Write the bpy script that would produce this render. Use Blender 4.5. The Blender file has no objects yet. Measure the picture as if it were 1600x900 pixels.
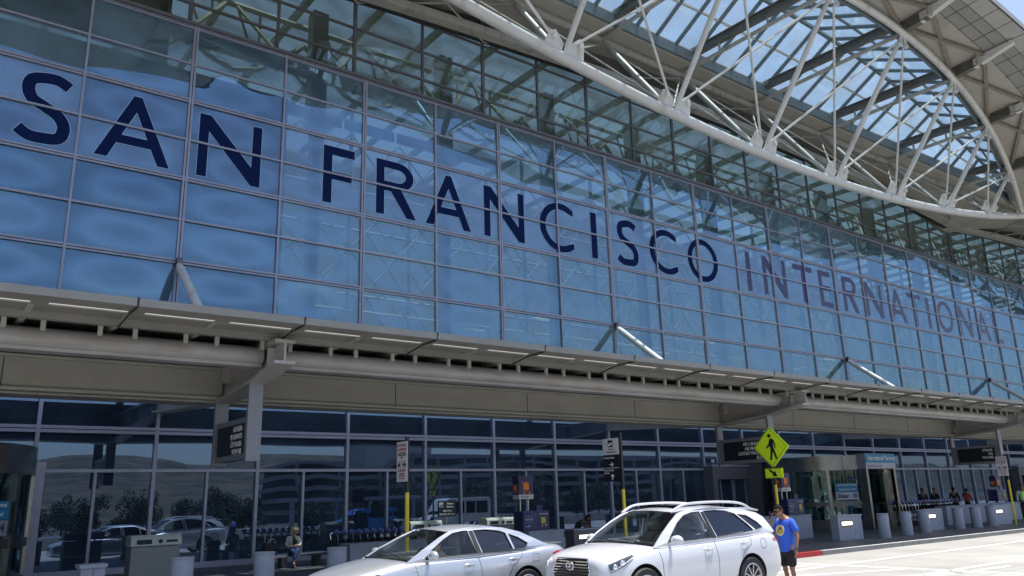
import bpy, bmesh, math, random
from mathutils import Vector, Matrix
from mathutils.bvhtree import BVHTree
from mathutils.geometry import tessellate_polygon
R_ = math.radians
rnd = random.Random(7)
scene = bpy.context.scene
col = scene.collection

# ------------------------------------------------------------------ camera, world, sun, exposure
CAMH = 1.87
cam_d = bpy.data.cameras.new("camera"); cam = bpy.data.objects.new("camera", cam_d); col.objects.link(cam)
scene.camera = cam
cam_d.sensor_width = 36.0; cam_d.lens = 28.12; cam_d.clip_end = 20000; cam_d.clip_start = 0.05
rt = (0.79699693, -0.60329509, -0.02882582); dn = (0.13204683, 0.2206178, -0.96638058); fw = (0.58937214, 0.766396, 0.25549491)
cam.matrix_world = Matrix(((rt[0], -dn[0], -fw[0], 0), (rt[1], -dn[1], -fw[1], 0), (rt[2], -dn[2], -fw[2], CAMH), (0, 0, 0, 1)))

SUN_TO = Vector((0.22, -0.062, 1.0)).normalized()
world = bpy.data.worlds.new("World"); scene.world = world; world.use_nodes = True
wn = world.node_tree; bg = wn.nodes["Background"]
sky = wn.nodes.new("ShaderNodeTexSky"); sky.sky_type = 'NISHITA'; sky.sun_disc = False
sky.sun_elevation = math.asin(SUN_TO.z); sky.sun_rotation = math.atan2(SUN_TO.x, SUN_TO.y)
sky.air_density = 1.0; sky.dust_density = 2.2; sky.ozone_density = 1.0; sky.altitude = 0
wn.links.new(sky.outputs[0], bg.inputs[0]); bg.inputs[1].default_value = 0.13
sun_d = bpy.data.lights.new("sun", 'SUN'); sun = bpy.data.objects.new("sun", sun_d); col.objects.link(sun)
sun_d.energy = 4.6; sun_d.angle = R_(0.53); sun_d.color = (1.0, 0.965, 0.91)
sun.rotation_euler = SUN_TO.to_track_quat('Z', 'Y').to_euler(); sun.location = (0, 0, 60)
scene.view_settings.view_transform = 'Standard'; scene.view_settings.look = 'None'
scene.view_settings.exposure = 0.75; scene.view_settings.gamma = 1.0
scene.render.engine = 'CYCLES'
try:
    scene.cycles.max_bounces = 8; scene.cycles.transparent_max_bounces = 16; scene.cycles.glossy_bounces = 4
    scene.cycles.caustics_reflective = False; scene.cycles.caustics_refractive = False
except Exception: pass

# ------------------------------------------------------------------ materials
def mat(name, c, rough=0.6, metal=0.0, spec=0.5, noise=None, bump=None, coat=0.0, streak=None, emit=None, alpha=None):
    m = bpy.data.materials.new(name); m.use_nodes = True
    nt = m.node_tree; p = nt.nodes["Principled BSDF"]
    p.inputs['Base Color'].default_value = (*c, 1); p.inputs['Roughness'].default_value = rough
    p.inputs['Metallic'].default_value = metal; p.inputs['Specular IOR Level'].default_value = spec
    p.inputs['Coat Weight'].default_value = coat; p.inputs['Coat Roughness'].default_value = 0.03
    tc = nt.nodes.new("ShaderNodeTexCoord")
    last = None
    if noise:                      # (scale, amount) broad colour variation
        n = nt.nodes.new("ShaderNodeTexNoise"); n.inputs['Scale'].default_value = noise[0]; n.inputs['Detail'].default_value = 6
        n.inputs['Roughness'].default_value = 0.65
        nt.links.new(tc.outputs['Object'], n.inputs['Vector'])
        mr = nt.nodes.new("ShaderNodeMapRange"); mr.inputs[1].default_value = 0.3; mr.inputs[2].default_value = 0.7
        mr.inputs[3].default_value = 1 - noise[1]; mr.inputs[4].default_value = 1 + noise[1]
        nt.links.new(n.outputs[0], mr.inputs[0])
        mx = nt.nodes.new("ShaderNodeVectorMath"); mx.operation = 'SCALE'; mx.inputs[0].default_value = c
        nt.links.new(mr.outputs[0], mx.inputs['Scale']); last = mx.outputs[0]
    if streak:                     # (scale_xy, scale_z, dark colour, threshold) runs of dirt
        mp = nt.nodes.new("ShaderNodeMapping"); mp.inputs['Scale'].default_value = (streak[0], streak[0], streak[1])
        nt.links.new(tc.outputs['Object'], mp.inputs['Vector'])
        n2 = nt.nodes.new("ShaderNodeTexNoise"); n2.inputs['Scale'].default_value = 1.0; n2.inputs['Detail'].default_value = 8
        nt.links.new(mp.outputs[0], n2.inputs['Vector'])
        cr = nt.nodes.new("ShaderNodeMapRange"); cr.inputs[1].default_value = streak[3]; cr.inputs[2].default_value = streak[3] + 0.22
        nt.links.new(n2.outputs[0], cr.inputs[0])
        mm = nt.nodes.new("ShaderNodeMix"); mm.data_type = 'RGBA'
        nt.links.new(cr.outputs[0], mm.inputs[0])
        if last: nt.links.new(last, mm.inputs[6])
        else: mm.inputs[6].default_value = (*c, 1)
        mm.inputs[7].default_value = (*streak[2], 1); last = mm.outputs[2]
    if last: nt.links.new(last, p.inputs['Base Color'])
    if bump:                       # (scale, strength)
        b = nt.nodes.new("ShaderNodeBump"); b.inputs['Strength'].default_value = bump[1]; b.inputs['Distance'].default_value = 0.02
        n3 = nt.nodes.new("ShaderNodeTexNoise"); n3.inputs['Scale'].default_value = bump[0]; n3.inputs['Detail'].default_value = 4
        nt.links.new(tc.outputs['Object'], n3.inputs['Vector']); nt.links.new(n3.outputs[0], b.inputs['Height'])
        nt.links.new(b.outputs[0], p.inputs['Normal'])
    if emit:
        p.inputs['Emission Color'].default_value = (*emit[0], 1); p.inputs['Emission Strength'].default_value = emit[1]
    return m

def glass_mat(name, trans, gloss, refl, film=None, film_amt=0.0, rough=0.0, fres=0.6, vary=False):
    """architectural glass: see-through tint + coloured mirror coat + a thin diffuse film"""
    m = bpy.data.materials.new(name); m.use_nodes = True; nt = m.node_tree
    nt.nodes.clear(); N = nt.nodes.new; L = nt.links.new
    out = N("ShaderNodeOutputMaterial")
    t = N("ShaderNodeBsdfTransparent"); t.inputs[0].default_value = (*trans, 1)
    g = N("ShaderNodeBsdfGlossy"); g.inputs['Color'].default_value = (*gloss, 1); g.inputs['Roughness'].default_value = rough
    lw = N("ShaderNodeFresnel"); lw.inputs['IOR'].default_value = 1.5
    ma = N("ShaderNodeMath"); ma.operation = 'MULTIPLY_ADD'; ma.inputs[1].default_value = fres; ma.inputs[2].default_value = refl; ma.use_clamp = True
    L(lw.outputs[0], ma.inputs[0])
    base = t.outputs[0]; ring_out = None
    if film:
        d = N("ShaderNodeBsdfDiffuse"); d.inputs[0].default_value = (*film, 1)
        fm = N("ShaderNodeMixShader")
        tc = N("ShaderNodeTexCoord"); n = N("ShaderNodeTexNoise"); n.inputs['Scale'].default_value = 0.55; n.inputs['Detail'].default_value = 7
        L(tc.outputs['Object'], n.inputs['Vector'])
        mr = N("ShaderNodeMapRange"); mr.inputs[1].default_value = .35; mr.inputs[2].default_value = .65
        mr.inputs[3].default_value = film_amt * .6; mr.inputs[4].default_value = min(1, film_amt * 1.35)
        L(n.outputs[0], mr.inputs[0])
        if vary:      # every pane is a little cleaner or dustier than its neighbour
            mp = N("ShaderNodeMapping"); mp.inputs['Scale'].default_value = (1 / (3.75 * K), 0, 1 / (1.63 * K)); mp.inputs['Location'].default_value = (0, 0, -7.85 / 1.63 + .01)
            fl = N("ShaderNodeVectorMath"); fl.operation = 'FLOOR'; wn_ = N("ShaderNodeTexWhiteNoise"); wn_.noise_dimensions = '3D'
            L(tc.outputs['Object'], mp.inputs['Vector']); L(mp.outputs[0], fl.inputs[0]); L(fl.outputs[0], wn_.inputs['Vector'])
            m2 = N("ShaderNodeMapRange"); m2.inputs[3].default_value = .45; m2.inputs[4].default_value = 1.6; L(wn_.outputs['Value'], m2.inputs[0])
            m3 = N("ShaderNodeMath"); m3.operation = 'MULTIPLY'; m3.use_clamp = True; L(mr.outputs[0], m3.inputs[0]); L(m2.outputs[0], m3.inputs[1])
            # oval rings of more film and mirror coat in each pane, stronger in the left bays
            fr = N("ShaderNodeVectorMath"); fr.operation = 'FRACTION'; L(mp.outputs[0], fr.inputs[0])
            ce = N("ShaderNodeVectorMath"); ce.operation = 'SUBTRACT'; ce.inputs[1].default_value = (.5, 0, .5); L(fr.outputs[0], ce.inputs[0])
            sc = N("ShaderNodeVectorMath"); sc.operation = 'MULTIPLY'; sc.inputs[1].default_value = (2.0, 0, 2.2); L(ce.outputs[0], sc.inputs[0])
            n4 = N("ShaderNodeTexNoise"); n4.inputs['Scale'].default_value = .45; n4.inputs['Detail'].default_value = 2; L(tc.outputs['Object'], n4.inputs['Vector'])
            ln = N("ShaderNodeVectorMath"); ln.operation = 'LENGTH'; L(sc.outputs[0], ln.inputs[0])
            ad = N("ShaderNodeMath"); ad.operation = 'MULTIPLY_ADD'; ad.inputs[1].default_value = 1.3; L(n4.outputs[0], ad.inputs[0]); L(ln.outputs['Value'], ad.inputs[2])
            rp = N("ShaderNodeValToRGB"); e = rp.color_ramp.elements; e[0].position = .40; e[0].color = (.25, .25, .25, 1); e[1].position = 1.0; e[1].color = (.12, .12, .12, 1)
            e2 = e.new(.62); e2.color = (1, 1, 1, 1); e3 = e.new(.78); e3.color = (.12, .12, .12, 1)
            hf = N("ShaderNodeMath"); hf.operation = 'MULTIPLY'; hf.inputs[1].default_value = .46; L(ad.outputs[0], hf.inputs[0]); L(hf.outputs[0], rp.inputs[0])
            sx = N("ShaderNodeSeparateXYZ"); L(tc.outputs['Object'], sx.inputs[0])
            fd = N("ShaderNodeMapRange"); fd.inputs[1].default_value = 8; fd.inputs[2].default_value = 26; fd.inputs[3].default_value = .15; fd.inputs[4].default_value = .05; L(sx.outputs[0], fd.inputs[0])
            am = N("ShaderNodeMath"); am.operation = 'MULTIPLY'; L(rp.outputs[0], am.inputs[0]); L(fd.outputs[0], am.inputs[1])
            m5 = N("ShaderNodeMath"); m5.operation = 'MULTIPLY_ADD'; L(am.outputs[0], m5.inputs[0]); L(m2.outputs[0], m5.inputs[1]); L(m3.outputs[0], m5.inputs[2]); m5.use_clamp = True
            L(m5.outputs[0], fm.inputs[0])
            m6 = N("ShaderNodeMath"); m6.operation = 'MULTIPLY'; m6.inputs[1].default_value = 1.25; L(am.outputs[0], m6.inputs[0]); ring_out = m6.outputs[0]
        else: L(mr.outputs[0], fm.inputs[0])
        L(t.outputs[0], fm.inputs[1]); L(d.outputs[0], fm.inputs[2]); base = fm.outputs[0]
    mx = N("ShaderNodeMixShader")
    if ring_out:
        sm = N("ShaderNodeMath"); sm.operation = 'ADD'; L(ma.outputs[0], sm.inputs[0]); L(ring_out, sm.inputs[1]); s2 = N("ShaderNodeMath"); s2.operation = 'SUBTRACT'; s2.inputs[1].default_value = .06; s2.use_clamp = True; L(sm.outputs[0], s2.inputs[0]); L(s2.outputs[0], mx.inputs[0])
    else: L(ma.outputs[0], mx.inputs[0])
    L(base, mx.inputs[1]); L(g.outputs[0], mx.inputs[2])
    L(mx.outputs[0], out.inputs[0])
    return m

M = {}; K = .85
M['glass_low'] = glass_mat('tinted door level glass', (.16, .22, .28), (.24, .34, .52), .38, (.085, .13, .20), .45)  # navy film puts the canopy's dark blue reflection into the colour
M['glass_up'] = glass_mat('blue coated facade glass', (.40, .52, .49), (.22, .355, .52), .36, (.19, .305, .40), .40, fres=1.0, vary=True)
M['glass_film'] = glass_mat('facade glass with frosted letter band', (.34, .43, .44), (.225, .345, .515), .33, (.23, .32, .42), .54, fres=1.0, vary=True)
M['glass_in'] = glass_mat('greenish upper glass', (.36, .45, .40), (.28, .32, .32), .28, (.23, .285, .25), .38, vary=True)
M['glass_sky'] = glass_mat('skylight glass', (.80, .95, .97), (.9, .95, 1), .02, (.82, .90, .92), .34)
M['glass_car'] = glass_mat('car glass', (.84, .90, .88), (.85, .9, .95), .03)
M['glass_tint'] = glass_mat('privacy tinted car glass', (.05, .06, .10), (.75, .8, .95), .07)
M['glass_door'] = glass_mat('door glass', (.55, .68, .66), (.6, .75, .8), .14)
M['alu'] = mat('lavender grey aluminium', (.36, .36, .45), .42, .35, noise=(3, .10))
M['alu_dark'] = mat('dark grey aluminium', (.16, .16, .18), .5, .3, noise=(3, .10))
M['gasket'] = mat('black rubber joint', (.03, .03, .035), .8)
M['letter'] = mat('navy letter film', (.008, .02, .09), .9, spec=.08)
M['letter_r'] = mat('glossy navy letter film with painted sky violet', (.030, .020, .13), .32, spec=.45)  # same letters, violet of the reflected sky put into the colour
M['frost'] = mat('frosted letter band film', (.33, .42, .55), .9, spec=.1, noise=(.5, .12))
M['edgepanel'] = mat('taupe canopy edge', (.24, .237, .225), .55, noise=(1.2, .10), streak=(.7, 3.5, (.28, .27, .24), .55))
M['letter_edge'] = mat('pale blue letter edge', (.38, .58, .80), .5)
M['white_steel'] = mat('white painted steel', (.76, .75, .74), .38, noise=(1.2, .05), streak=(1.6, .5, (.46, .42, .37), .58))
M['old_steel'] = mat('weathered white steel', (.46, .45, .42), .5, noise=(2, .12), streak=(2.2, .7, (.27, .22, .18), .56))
M['beam'] = mat('dirty grey steel beam', (.17, .165, .155), .55, noise=(2.5, .22), streak=(1.5, 6, (.09, .07, .055), .55))
M['soffit'] = mat('cream soffit panel', (.52, .49, .44), .7, noise=(.9, .07), streak=(.9, .5, (.40, .36, .31), .58))
M['soffit_grey'] = mat('grey soffit panel', (.35, .345, .33), .6, noise=(1.1, .07))
M['soffit_lite'] = mat('light grey eave panel', (.50, .49, .48), .6, noise=(1.1, .05))
M['rust'] = mat('stained brace', (.31, .27, .23), .7, noise=(5, .3))
M['sky_frame'] = mat('skylight frame', (.16, .20, .225), .5, noise=(3, .12))
M['sky_white'] = mat('white skylight purlin', (.62, .62, .58), .5)
M['canopy'] = mat('canopy grey paint', (.37, .365, .335), .5, noise=(.8, .10), streak=(.5, 3.2, (.42, .41, .37), .52))
M['canopy_pipe'] = mat('canopy front pipe paint', (.40, .39, .39), .38, noise=(1.4, .12), streak=(.5, 4, (.27, .24, .22), .55))
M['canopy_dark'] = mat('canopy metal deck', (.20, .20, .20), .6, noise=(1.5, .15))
M['lamp'] = mat('lit strip lamp', (.9, .9, .88), .5, emit=((1, .99, .93), .22))
M['lamp2'] = mat('lit recessed lamp', (.9, .9, .88), .5, emit=((1, .93, .78), 1.5))
M['post_grey'] = mat('sparkling grey post paint', (.25, .25, .28), .42, .25, noise=(16, .14))
M['black'] = mat('black sign face', (.012, .012, .015), .45)
M['white'] = mat('white lettering', (.90, .90, .90), .6)
M['steel'] = mat('brushed stainless steel', (.50, .48, .45), .26, 1.0, noise=(2.5, .12))
M['steel_mid'] = mat('tarnished stainless steel', (.26, .25, .24), .24, 1.0, noise=(2.5, .15))
M['steel_dark'] = mat('dark bronze steel', (.14, .135, .135), .30, .8, noise=(2.5, .12))
M['conc'] = mat('grey painted concrete', (.30, .32, .38), .6, noise=(5, .12), bump=(40, .12), streak=(6, 1.2, (.22, .23, .26), .60))
M['bin'] = mat('speckled beige bin', (.27, .27, .26), .6, noise=(60, .2))
M['binlid'] = mat('pale bin lid', (.50, .52, .47), .45, noise=(10, .08))
M['yellow'] = mat('yellow pole paint', (.62, .50, .03), .4, noise=(8, .15))
M['lime'] = mat('fluorescent yellow green', (.72, .98, .02), .45)
M['cyan'] = mat('teal blue sign', (.02, .22, .42), .5)
M['plate'] = mat('white sign plate', (.62, .58, .58), .5, noise=(9, .05))
M['redtxt'] = mat('red sign lettering', (.25, .03, .04), .6)
M['navy'] = mat('navy kiosk panel', (.025, .025, .10), .45, noise=(6, .1))
M['gold'] = mat('mustard yellow print', (.62, .47, .10), .6)
M['orange'] = mat('orange print', (.85, .22, .02), .5)
M['bluedisc'] = mat('royal blue plastic', (.015, .03, .22), .35)
M['chrome'] = mat('chrome', (.75, .75, .76), .12, 1.0)
M['rubber'] = mat('tyre rubber', (.02, .02, .022), .75)
M['dark'] = mat('dark interior plastic', (.025, .025, .03), .7)
M['seat'] = mat('grey seat fabric', (.16, .15, .15), .8)
M['silver'] = mat('silver car paint', (.50, .53, .58), .30, .55, coat=.8, noise=(.8, .01))
M['pearl'] = mat('pearl white car paint', (.62, .63, .68), .28, .12, coat=.9, noise=(.8, .01))
M['alloy'] = mat('alloy wheel', (.50, .50, .52), .3, .8)
M['redlens'] = mat('red lamp lens', (.45, .01, .02), .12, coat=1)
M['lens'] = glass_mat('headlamp lens', (.75, .78, .80), (1, 1, 1), .10)
M['reflector'] = mat('lamp reflector', (.75, .77, .80), .08, .9)
M['skin'] = mat('tan skin', (.30, .155, .095), .55, noise=(12, .06))
M['skin2'] = mat('fair skin', (.48, .29, .22), .55)
M['skin3'] = mat('brown skin', (.14, .075, .05), .55)
M['hair'] = mat('black hair', (.010, .008, .008), .75, spec=.15, bump=(90, .5))
M['blond'] = mat('curly blonde hair', (.52, .43, .31), .8, noise=(30, .35), bump=(60, 1.0))
M['shirt'] = mat('royal blue tee', (.035, .12, .62), .85, bump=(14, .25))
M['black_cloth'] = mat('black cloth', (.014, .014, .016), .85, bump=(14, .2))
M['white_cloth'] = mat('off white jacket', (.55, .55, .52), .85, noise=(15, .12), bump=(20, .5))
M['jeans'] = mat('blue jeans', (.03, .06, .16), .85, noise=(20, .15))
M['red_cloth'] = mat('coral red top', (.62, .06, .07), .85)
M['teal_cloth'] = mat('dark teal uniform', (.01, .05, .075), .85)
M['hivis'] = mat('lime safety vest', (.35, .85, .12), .8)
M['lightblue'] = mat('light blue shirt', (.20, .38, .52), .85)
M['int_wall'] = mat('pale green interior wall', (.66, .70, .58), .8, noise=(.2, .06))
M['int_steel'] = mat('interior grey steel', (.26, .30, .28), .6)
M['int_backing'] = mat('slate added backing', (.10, .12, .14), .8, noise=(.5, .15))
M['int_dark'] = mat('dark interior', (.04, .045, .055), .8)
M['int_floor'] = mat('terrazzo floor', (.55, .54, .50), .4)
M['curbred'] = mat('red kerb paint', (.42, .03, .035), .7, noise=(6, .25))
M['kerb'] = mat('concrete kerb', (.20, .20, .20), .8, noise=(4, .18), bump=(30, .3))
M['paint'] = mat('white road paint', (.78, .78, .76), .7, noise=(4, .10))
M['vanwhite'] = mat('white van paint', (.7, .7, .7), .3, coat=.5)
M['vanblue'] = mat('blue van paint', (.03, .16, .50), .3, coat=.5)
M['banner1'] = mat('blue banner', (.03, .12, .40), .7)
M['banner2'] = mat('violet banner', (.16, .06, .30), .7)

def road_mat():
    m = mat('pale concrete road', (.46, .45, .42), .85); nt = m.node_tree; N = nt.nodes.new; L = nt.links.new
    p = nt.nodes["Principled BSDF"]; tc = N("ShaderNodeTexCoord")
    a = N("ShaderNodeTexNoise"); a.inputs['Scale'].default_value = .35; a.inputs['Detail'].default_value = 8
    b = N("ShaderNodeTexNoise"); b.inputs['Scale'].default_value = 25; b.inputs['Detail'].default_value = 5
    L(tc.outputs['Object'], a.inputs['Vector']); L(tc.outputs['Object'], b.inputs['Vector'])
    cr = N("ShaderNodeValToRGB"); cr.color_ramp.elements[0].position = .3; cr.color_ramp.elements[0].color = (.29, .285, .265, 1)
    cr.color_ramp.elements[1].position = .7; cr.color_ramp.elements[1].color = (.40, .395, .37, 1)
    L(a.outputs[0], cr.inputs[0])
    mx = N("ShaderNodeMix"); mx.data_type = 'RGBA'; mx.blend_type = 'MULTIPLY'; mx.inputs[0].default_value = .3
    L(cr.outputs[0], mx.inputs[6]); L(b.outputs[0], mx.inputs[7]); L(mx.outputs[2], p.inputs['Base Color'])
    mp = N("ShaderNodeMapping"); mp.inputs['Scale'].default_value = (.10, 2.2, 1); tn = N("ShaderNodeTexNoise"); tn.inputs['Scale'].default_value = 1.0; tn.inputs['Detail'].default_value = 7
    L(tc.outputs['Object'], mp.inputs['Vector']); L(mp.outputs[0], tn.inputs['Vector'])
    tr = N("ShaderNodeMapRange"); tr.inputs[1].default_value = .56; tr.inputs[2].default_value = .78; tr.inputs[3].default_value = 0; tr.inputs[4].default_value = .55; L(tn.outputs[0], tr.inputs[0])
    sp = N("ShaderNodeTexNoise"); sp.inputs['Scale'].default_value = 1.6; sp.inputs['Detail'].default_value = 3; L(tc.outputs['Object'], sp.inputs['Vector'])
    sr = N("ShaderNodeMapRange"); sr.inputs[1].default_value = .68; sr.inputs[2].default_value = .74; sr.inputs[3].default_value = 0; sr.inputs[4].default_value = .5; L(sp.outputs[0], sr.inputs[0])
    mxm = N("ShaderNodeMath"); mxm.operation = 'MAXIMUM'; L(tr.outputs[0], mxm.inputs[0]); L(sr.outputs[0], mxm.inputs[1])
    m2 = N("ShaderNodeMix"); m2.data_type = 'RGBA'; L(mxm.outputs[0], m2.inputs[0]); L(mx.outputs[2], m2.inputs[6]); m2.inputs[7].default_value = (.20, .19, .18, 1); L(m2.outputs[2], p.inputs['Base Color'])
    bp = N("ShaderNodeBump"); bp.inputs['Strength'].default_value = .3; bp.inputs['Distance'].default_value = .01
    L(b.outputs[0], bp.inputs['Height']); L(bp.outputs[0], p.inputs['Normal'])
    return m
M['road'] = road_mat()
def pave_mat():
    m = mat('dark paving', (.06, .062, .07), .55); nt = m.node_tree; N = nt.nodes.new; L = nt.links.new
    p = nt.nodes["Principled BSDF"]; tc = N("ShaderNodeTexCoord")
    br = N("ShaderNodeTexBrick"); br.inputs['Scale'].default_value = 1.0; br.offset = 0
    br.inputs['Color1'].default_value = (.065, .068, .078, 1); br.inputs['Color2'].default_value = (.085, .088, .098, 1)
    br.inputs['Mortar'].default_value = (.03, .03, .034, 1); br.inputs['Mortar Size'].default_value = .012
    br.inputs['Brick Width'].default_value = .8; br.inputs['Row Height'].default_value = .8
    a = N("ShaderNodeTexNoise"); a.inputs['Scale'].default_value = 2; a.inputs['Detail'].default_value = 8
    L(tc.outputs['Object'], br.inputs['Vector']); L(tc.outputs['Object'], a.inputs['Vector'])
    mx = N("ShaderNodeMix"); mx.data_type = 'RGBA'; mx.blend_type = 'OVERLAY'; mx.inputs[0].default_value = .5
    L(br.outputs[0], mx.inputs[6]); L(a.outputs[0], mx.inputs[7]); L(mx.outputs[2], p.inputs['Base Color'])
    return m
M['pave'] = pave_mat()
def hill_mat():
    m = mat('scrub hillside', (.05, .06, .04), .95); nt = m.node_tree; N = nt.nodes.new; L = nt.links.new
    p = nt.nodes["Principled BSDF"]; tc = N("ShaderNodeTexCoord")
    a = N("ShaderNodeTexNoise"); a.inputs['Scale'].default_value = .011; a.inputs['Detail'].default_value = 12; a.inputs['Roughness'].default_value = .7
    L(tc.outputs['Object'], a.inputs['Vector'])
    cr = N("ShaderNodeValToRGB"); e = cr.color_ramp.elements; e[0].position = .40; e[0].color = (.015, .025, .02, 1); e[1].position = .72; e[1].color = (.16, .11, .06, 1)
    L(a.outputs[0], cr.inputs[0]); L(cr.outputs[0], p.inputs['Base Color'])
    return m
M['hill'] = hill_mat()
M['leaf'] = mat('dark leaves', (.03, .05, .025), .8, noise=(2, .4))
M['bark'] = mat('bark', (.09, .065, .045), .9)
M['ground'] = mat('dull open ground', (.06, .06, .05), .9, noise=(.05, .2))
M['garage'] = mat('garage concrete', (.30, .29, .28), .8, noise=(.1, .08))

# ------------------------------------------------------------------ helpers
K = 0.85
def setp(o, label=None, cat=None, group=None, kind=None):
    if label: o['label'] = label
    if cat: o['category'] = cat
    if group: o['group'] = group
    if kind: o['kind'] = kind
    return o
def empty(name, loc=(0, 0, 0), rz=0, label=None, cat=None, group=None, parent=None):
    o = bpy.data.objects.new(name, None); col.objects.link(o); o.location = loc; o.rotation_euler = (0, 0, rz)
    o.empty_display_size = .3
    if parent: o.parent = parent
    return setp(o, label, cat, group)
def children(o): return [c for c in bpy.data.objects if c.parent == o]
def copy_tree(o, parent=None):
    c = o.copy(); col.objects.link(c)
    if parent is not None: c.parent = parent
    for ch in children(o): copy_tree(ch, c)
    return c

class MB:
    def __init__(s, k=1.0): s.v = []; s.f = []; s.m = []; s.k = k; s.mi = 0
    def vert(s, p): s.v.append((p[0] * s.k, p[1] * s.k, p[2] * s.k)); return len(s.v) - 1
    def face(s, ids): s.f.append(tuple(ids)); s.m.append(s.mi)
    def poly(s, pts): s.face([s.vert(p) for p in pts]); return s
    def box(s, a, b):
        x0, y0, z0 = a; x1, y1, z1 = b
        i = [s.vert(p) for p in ((x0, y0, z0), (x1, y0, z0), (x1, y1, z0), (x0, y1, z0), (x0, y0, z1), (x1, y0, z1), (x1, y1, z1), (x0, y1, z1))]
        for q in ((0, 3, 2, 1), (4, 5, 6, 7), (0, 1, 5, 4), (1, 2, 6, 5), (2, 3, 7, 6), (3, 0, 4, 7)): s.face([i[j] for j in q])
        return s
    def beam(s, p0, p1, w, h, up=(0, 0, 1)):
        p0 = Vector(p0); p1 = Vector(p1); d = (p1 - p0).normalized(); upv = Vector(up)
        r = d.cross(upv).normalized(); u = r.cross(d).normalized()
        i = []
        for p in (p0, p1):
            for a, b in ((-1, -1), (1, -1), (1, 1), (-1, 1)): i.append(s.vert(p + r * a * w / 2 + u * b * h / 2))
        for q in ((3, 2, 1, 0), (4, 5, 6, 7), (0, 1, 5, 4), (1, 2, 6, 5), (2, 3, 7, 6), (3, 0, 4, 7)): s.face([i[j] for j in q])
        return s
    def ibeam(s, p0, p1, w, h, t=.04):
        p0 = Vector(p0); p1 = Vector(p1); d = (p1 - p0).normalized(); r = d.cross(Vector((0, 0, 1))).normalized(); u = r.cross(d)
        s.beam(p0, p1, t, h - 2 * t); s.beam(p0 + u * (h - t) / 2, p1 + u * (h - t) / 2, w, t); s.beam(p0 - u * (h - t) / 2, p1 - u * (h - t) / 2, w, t)
        return s
    def tube(s, pts, r, n=12, cap=True, closed=False):
        pts = [Vector(p) for p in pts]; rs = r if isinstance(r, (list, tuple)) else [r] * len(pts)
        rings = []; prev = None; N = len(pts)
        for k, p in enumerate(pts):
            if closed: d = (pts[(k + 1) % N] - pts[k - 1]).normalized()
            else: d = (pts[min(k + 1, N - 1)] - pts[max(k - 1, 0)]).normalized()
            if prev is None:
                a = Vector((0, 0, 1)) if abs(d.z) < .95 else Vector((1, 0, 0)); r1 = d.cross(a).normalized()
            else: r1 = (prev - d * prev.dot(d)).normalized()
            prev = r1; r2 = d.cross(r1)
            rings.append([s.vert(p + (r1 * math.cos(2 * math.pi * j / n) + r2 * math.sin(2 * math.pi * j / n)) * rs[k]) for j in range(n)])
        for k in range(N - 1 + (1 if closed else 0)):
            A = rings[k]; B = rings[(k + 1) % N]
            for j in range(n): s.face((A[j], A[(j + 1) % n], B[(j + 1) % n], B[j]))
        if cap and not closed: s.face(rings[0][::-1]); s.face(rings[-1])
        return s
    def prism(s, poly, z0, z1):
        b = [s.vert((p[0], p[1], z0)) for p in poly]; t = [s.vert((p[0], p[1], z1)) for p in poly]; n = len(poly)
        s.face(b[::-1]); s.face(t)
        for j in range(n): s.face((b[j], b[(j + 1) % n], t[(j + 1) % n], t[j]))
        return s
    def extr(s, poly, off):
        """any planar polygon extruded along the vector off"""
        off = Vector(off); b = [s.vert(Vector(p)) for p in poly]; t = [s.vert(Vector(p) + off) for p in poly]; n = len(poly)
        s.face(b[::-1]); s.face(t)
        for j in range(n): s.face((b[j], b[(j + 1) % n], t[(j + 1) % n], t[j]))
        return s
    def lathe(s, prof, n=24, c=(0, 0, 0), axis='z', cap=True):
        rings = []
        for (r, z) in prof:
            ring = []
            for j in range(n):
                a = 2 * math.pi * j / n; x, y = r * math.cos(a), r * math.sin(a)
                p = (c[0] + x, c[1] + y, c[2] + z) if axis == 'z' else ((c[0] + x, c[1] + z, c[2] + y) if axis == 'y' else (c[0] + z, c[1] + x, c[2] + y))
                ring.append(s.vert(p))
            rings.append(ring)
        for A, B in zip(rings, rings[1:]):
            for j in range(n): s.face((A[j], A[(j + 1) % n], B[(j + 1) % n], B[j]))
        if cap: s.face(rings[0][::-1]); s.face(rings[-1])
        return s
    def grid(s, rows, close=False):
        ids = [[s.vert(p) for p in r] for r in rows]
        for A, B in zip(ids, ids[1:]):
            for j in range(len(A) - 1): s.face((A[j], A[j + 1], B[j + 1], B[j]))
        return s
    def sphere(s, c, r, n=12, m=8):
        rx, ry, rz = r if isinstance(r, (tuple, list)) else (r, r, r)
        rings = []
        for i in range(1, m):
            t = math.pi * i / m
            rings.append([s.vert((c[0] + rx * math.sin(t) * math.cos(2 * math.pi * j / n), c[1] + ry * math.sin(t) * math.sin(2 * math.pi * j / n), c[2] + rz * math.cos(t))) for j in range(n)])
        a = s.vert((c[0], c[1], c[2] + rz)); b = s.vert((c[0], c[1], c[2] - rz))
        for j in range(n): s.face((a, rings[0][j], rings[0][(j + 1) % n])); s.face((b, rings[-1][(j + 1) % n], rings[-1][j]))
        for A, B in zip(rings, rings[1:]):
            for j in range(n): s.face((A[j], B[j], B[(j + 1) % n], A[(j + 1) % n]))
        return s
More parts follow.
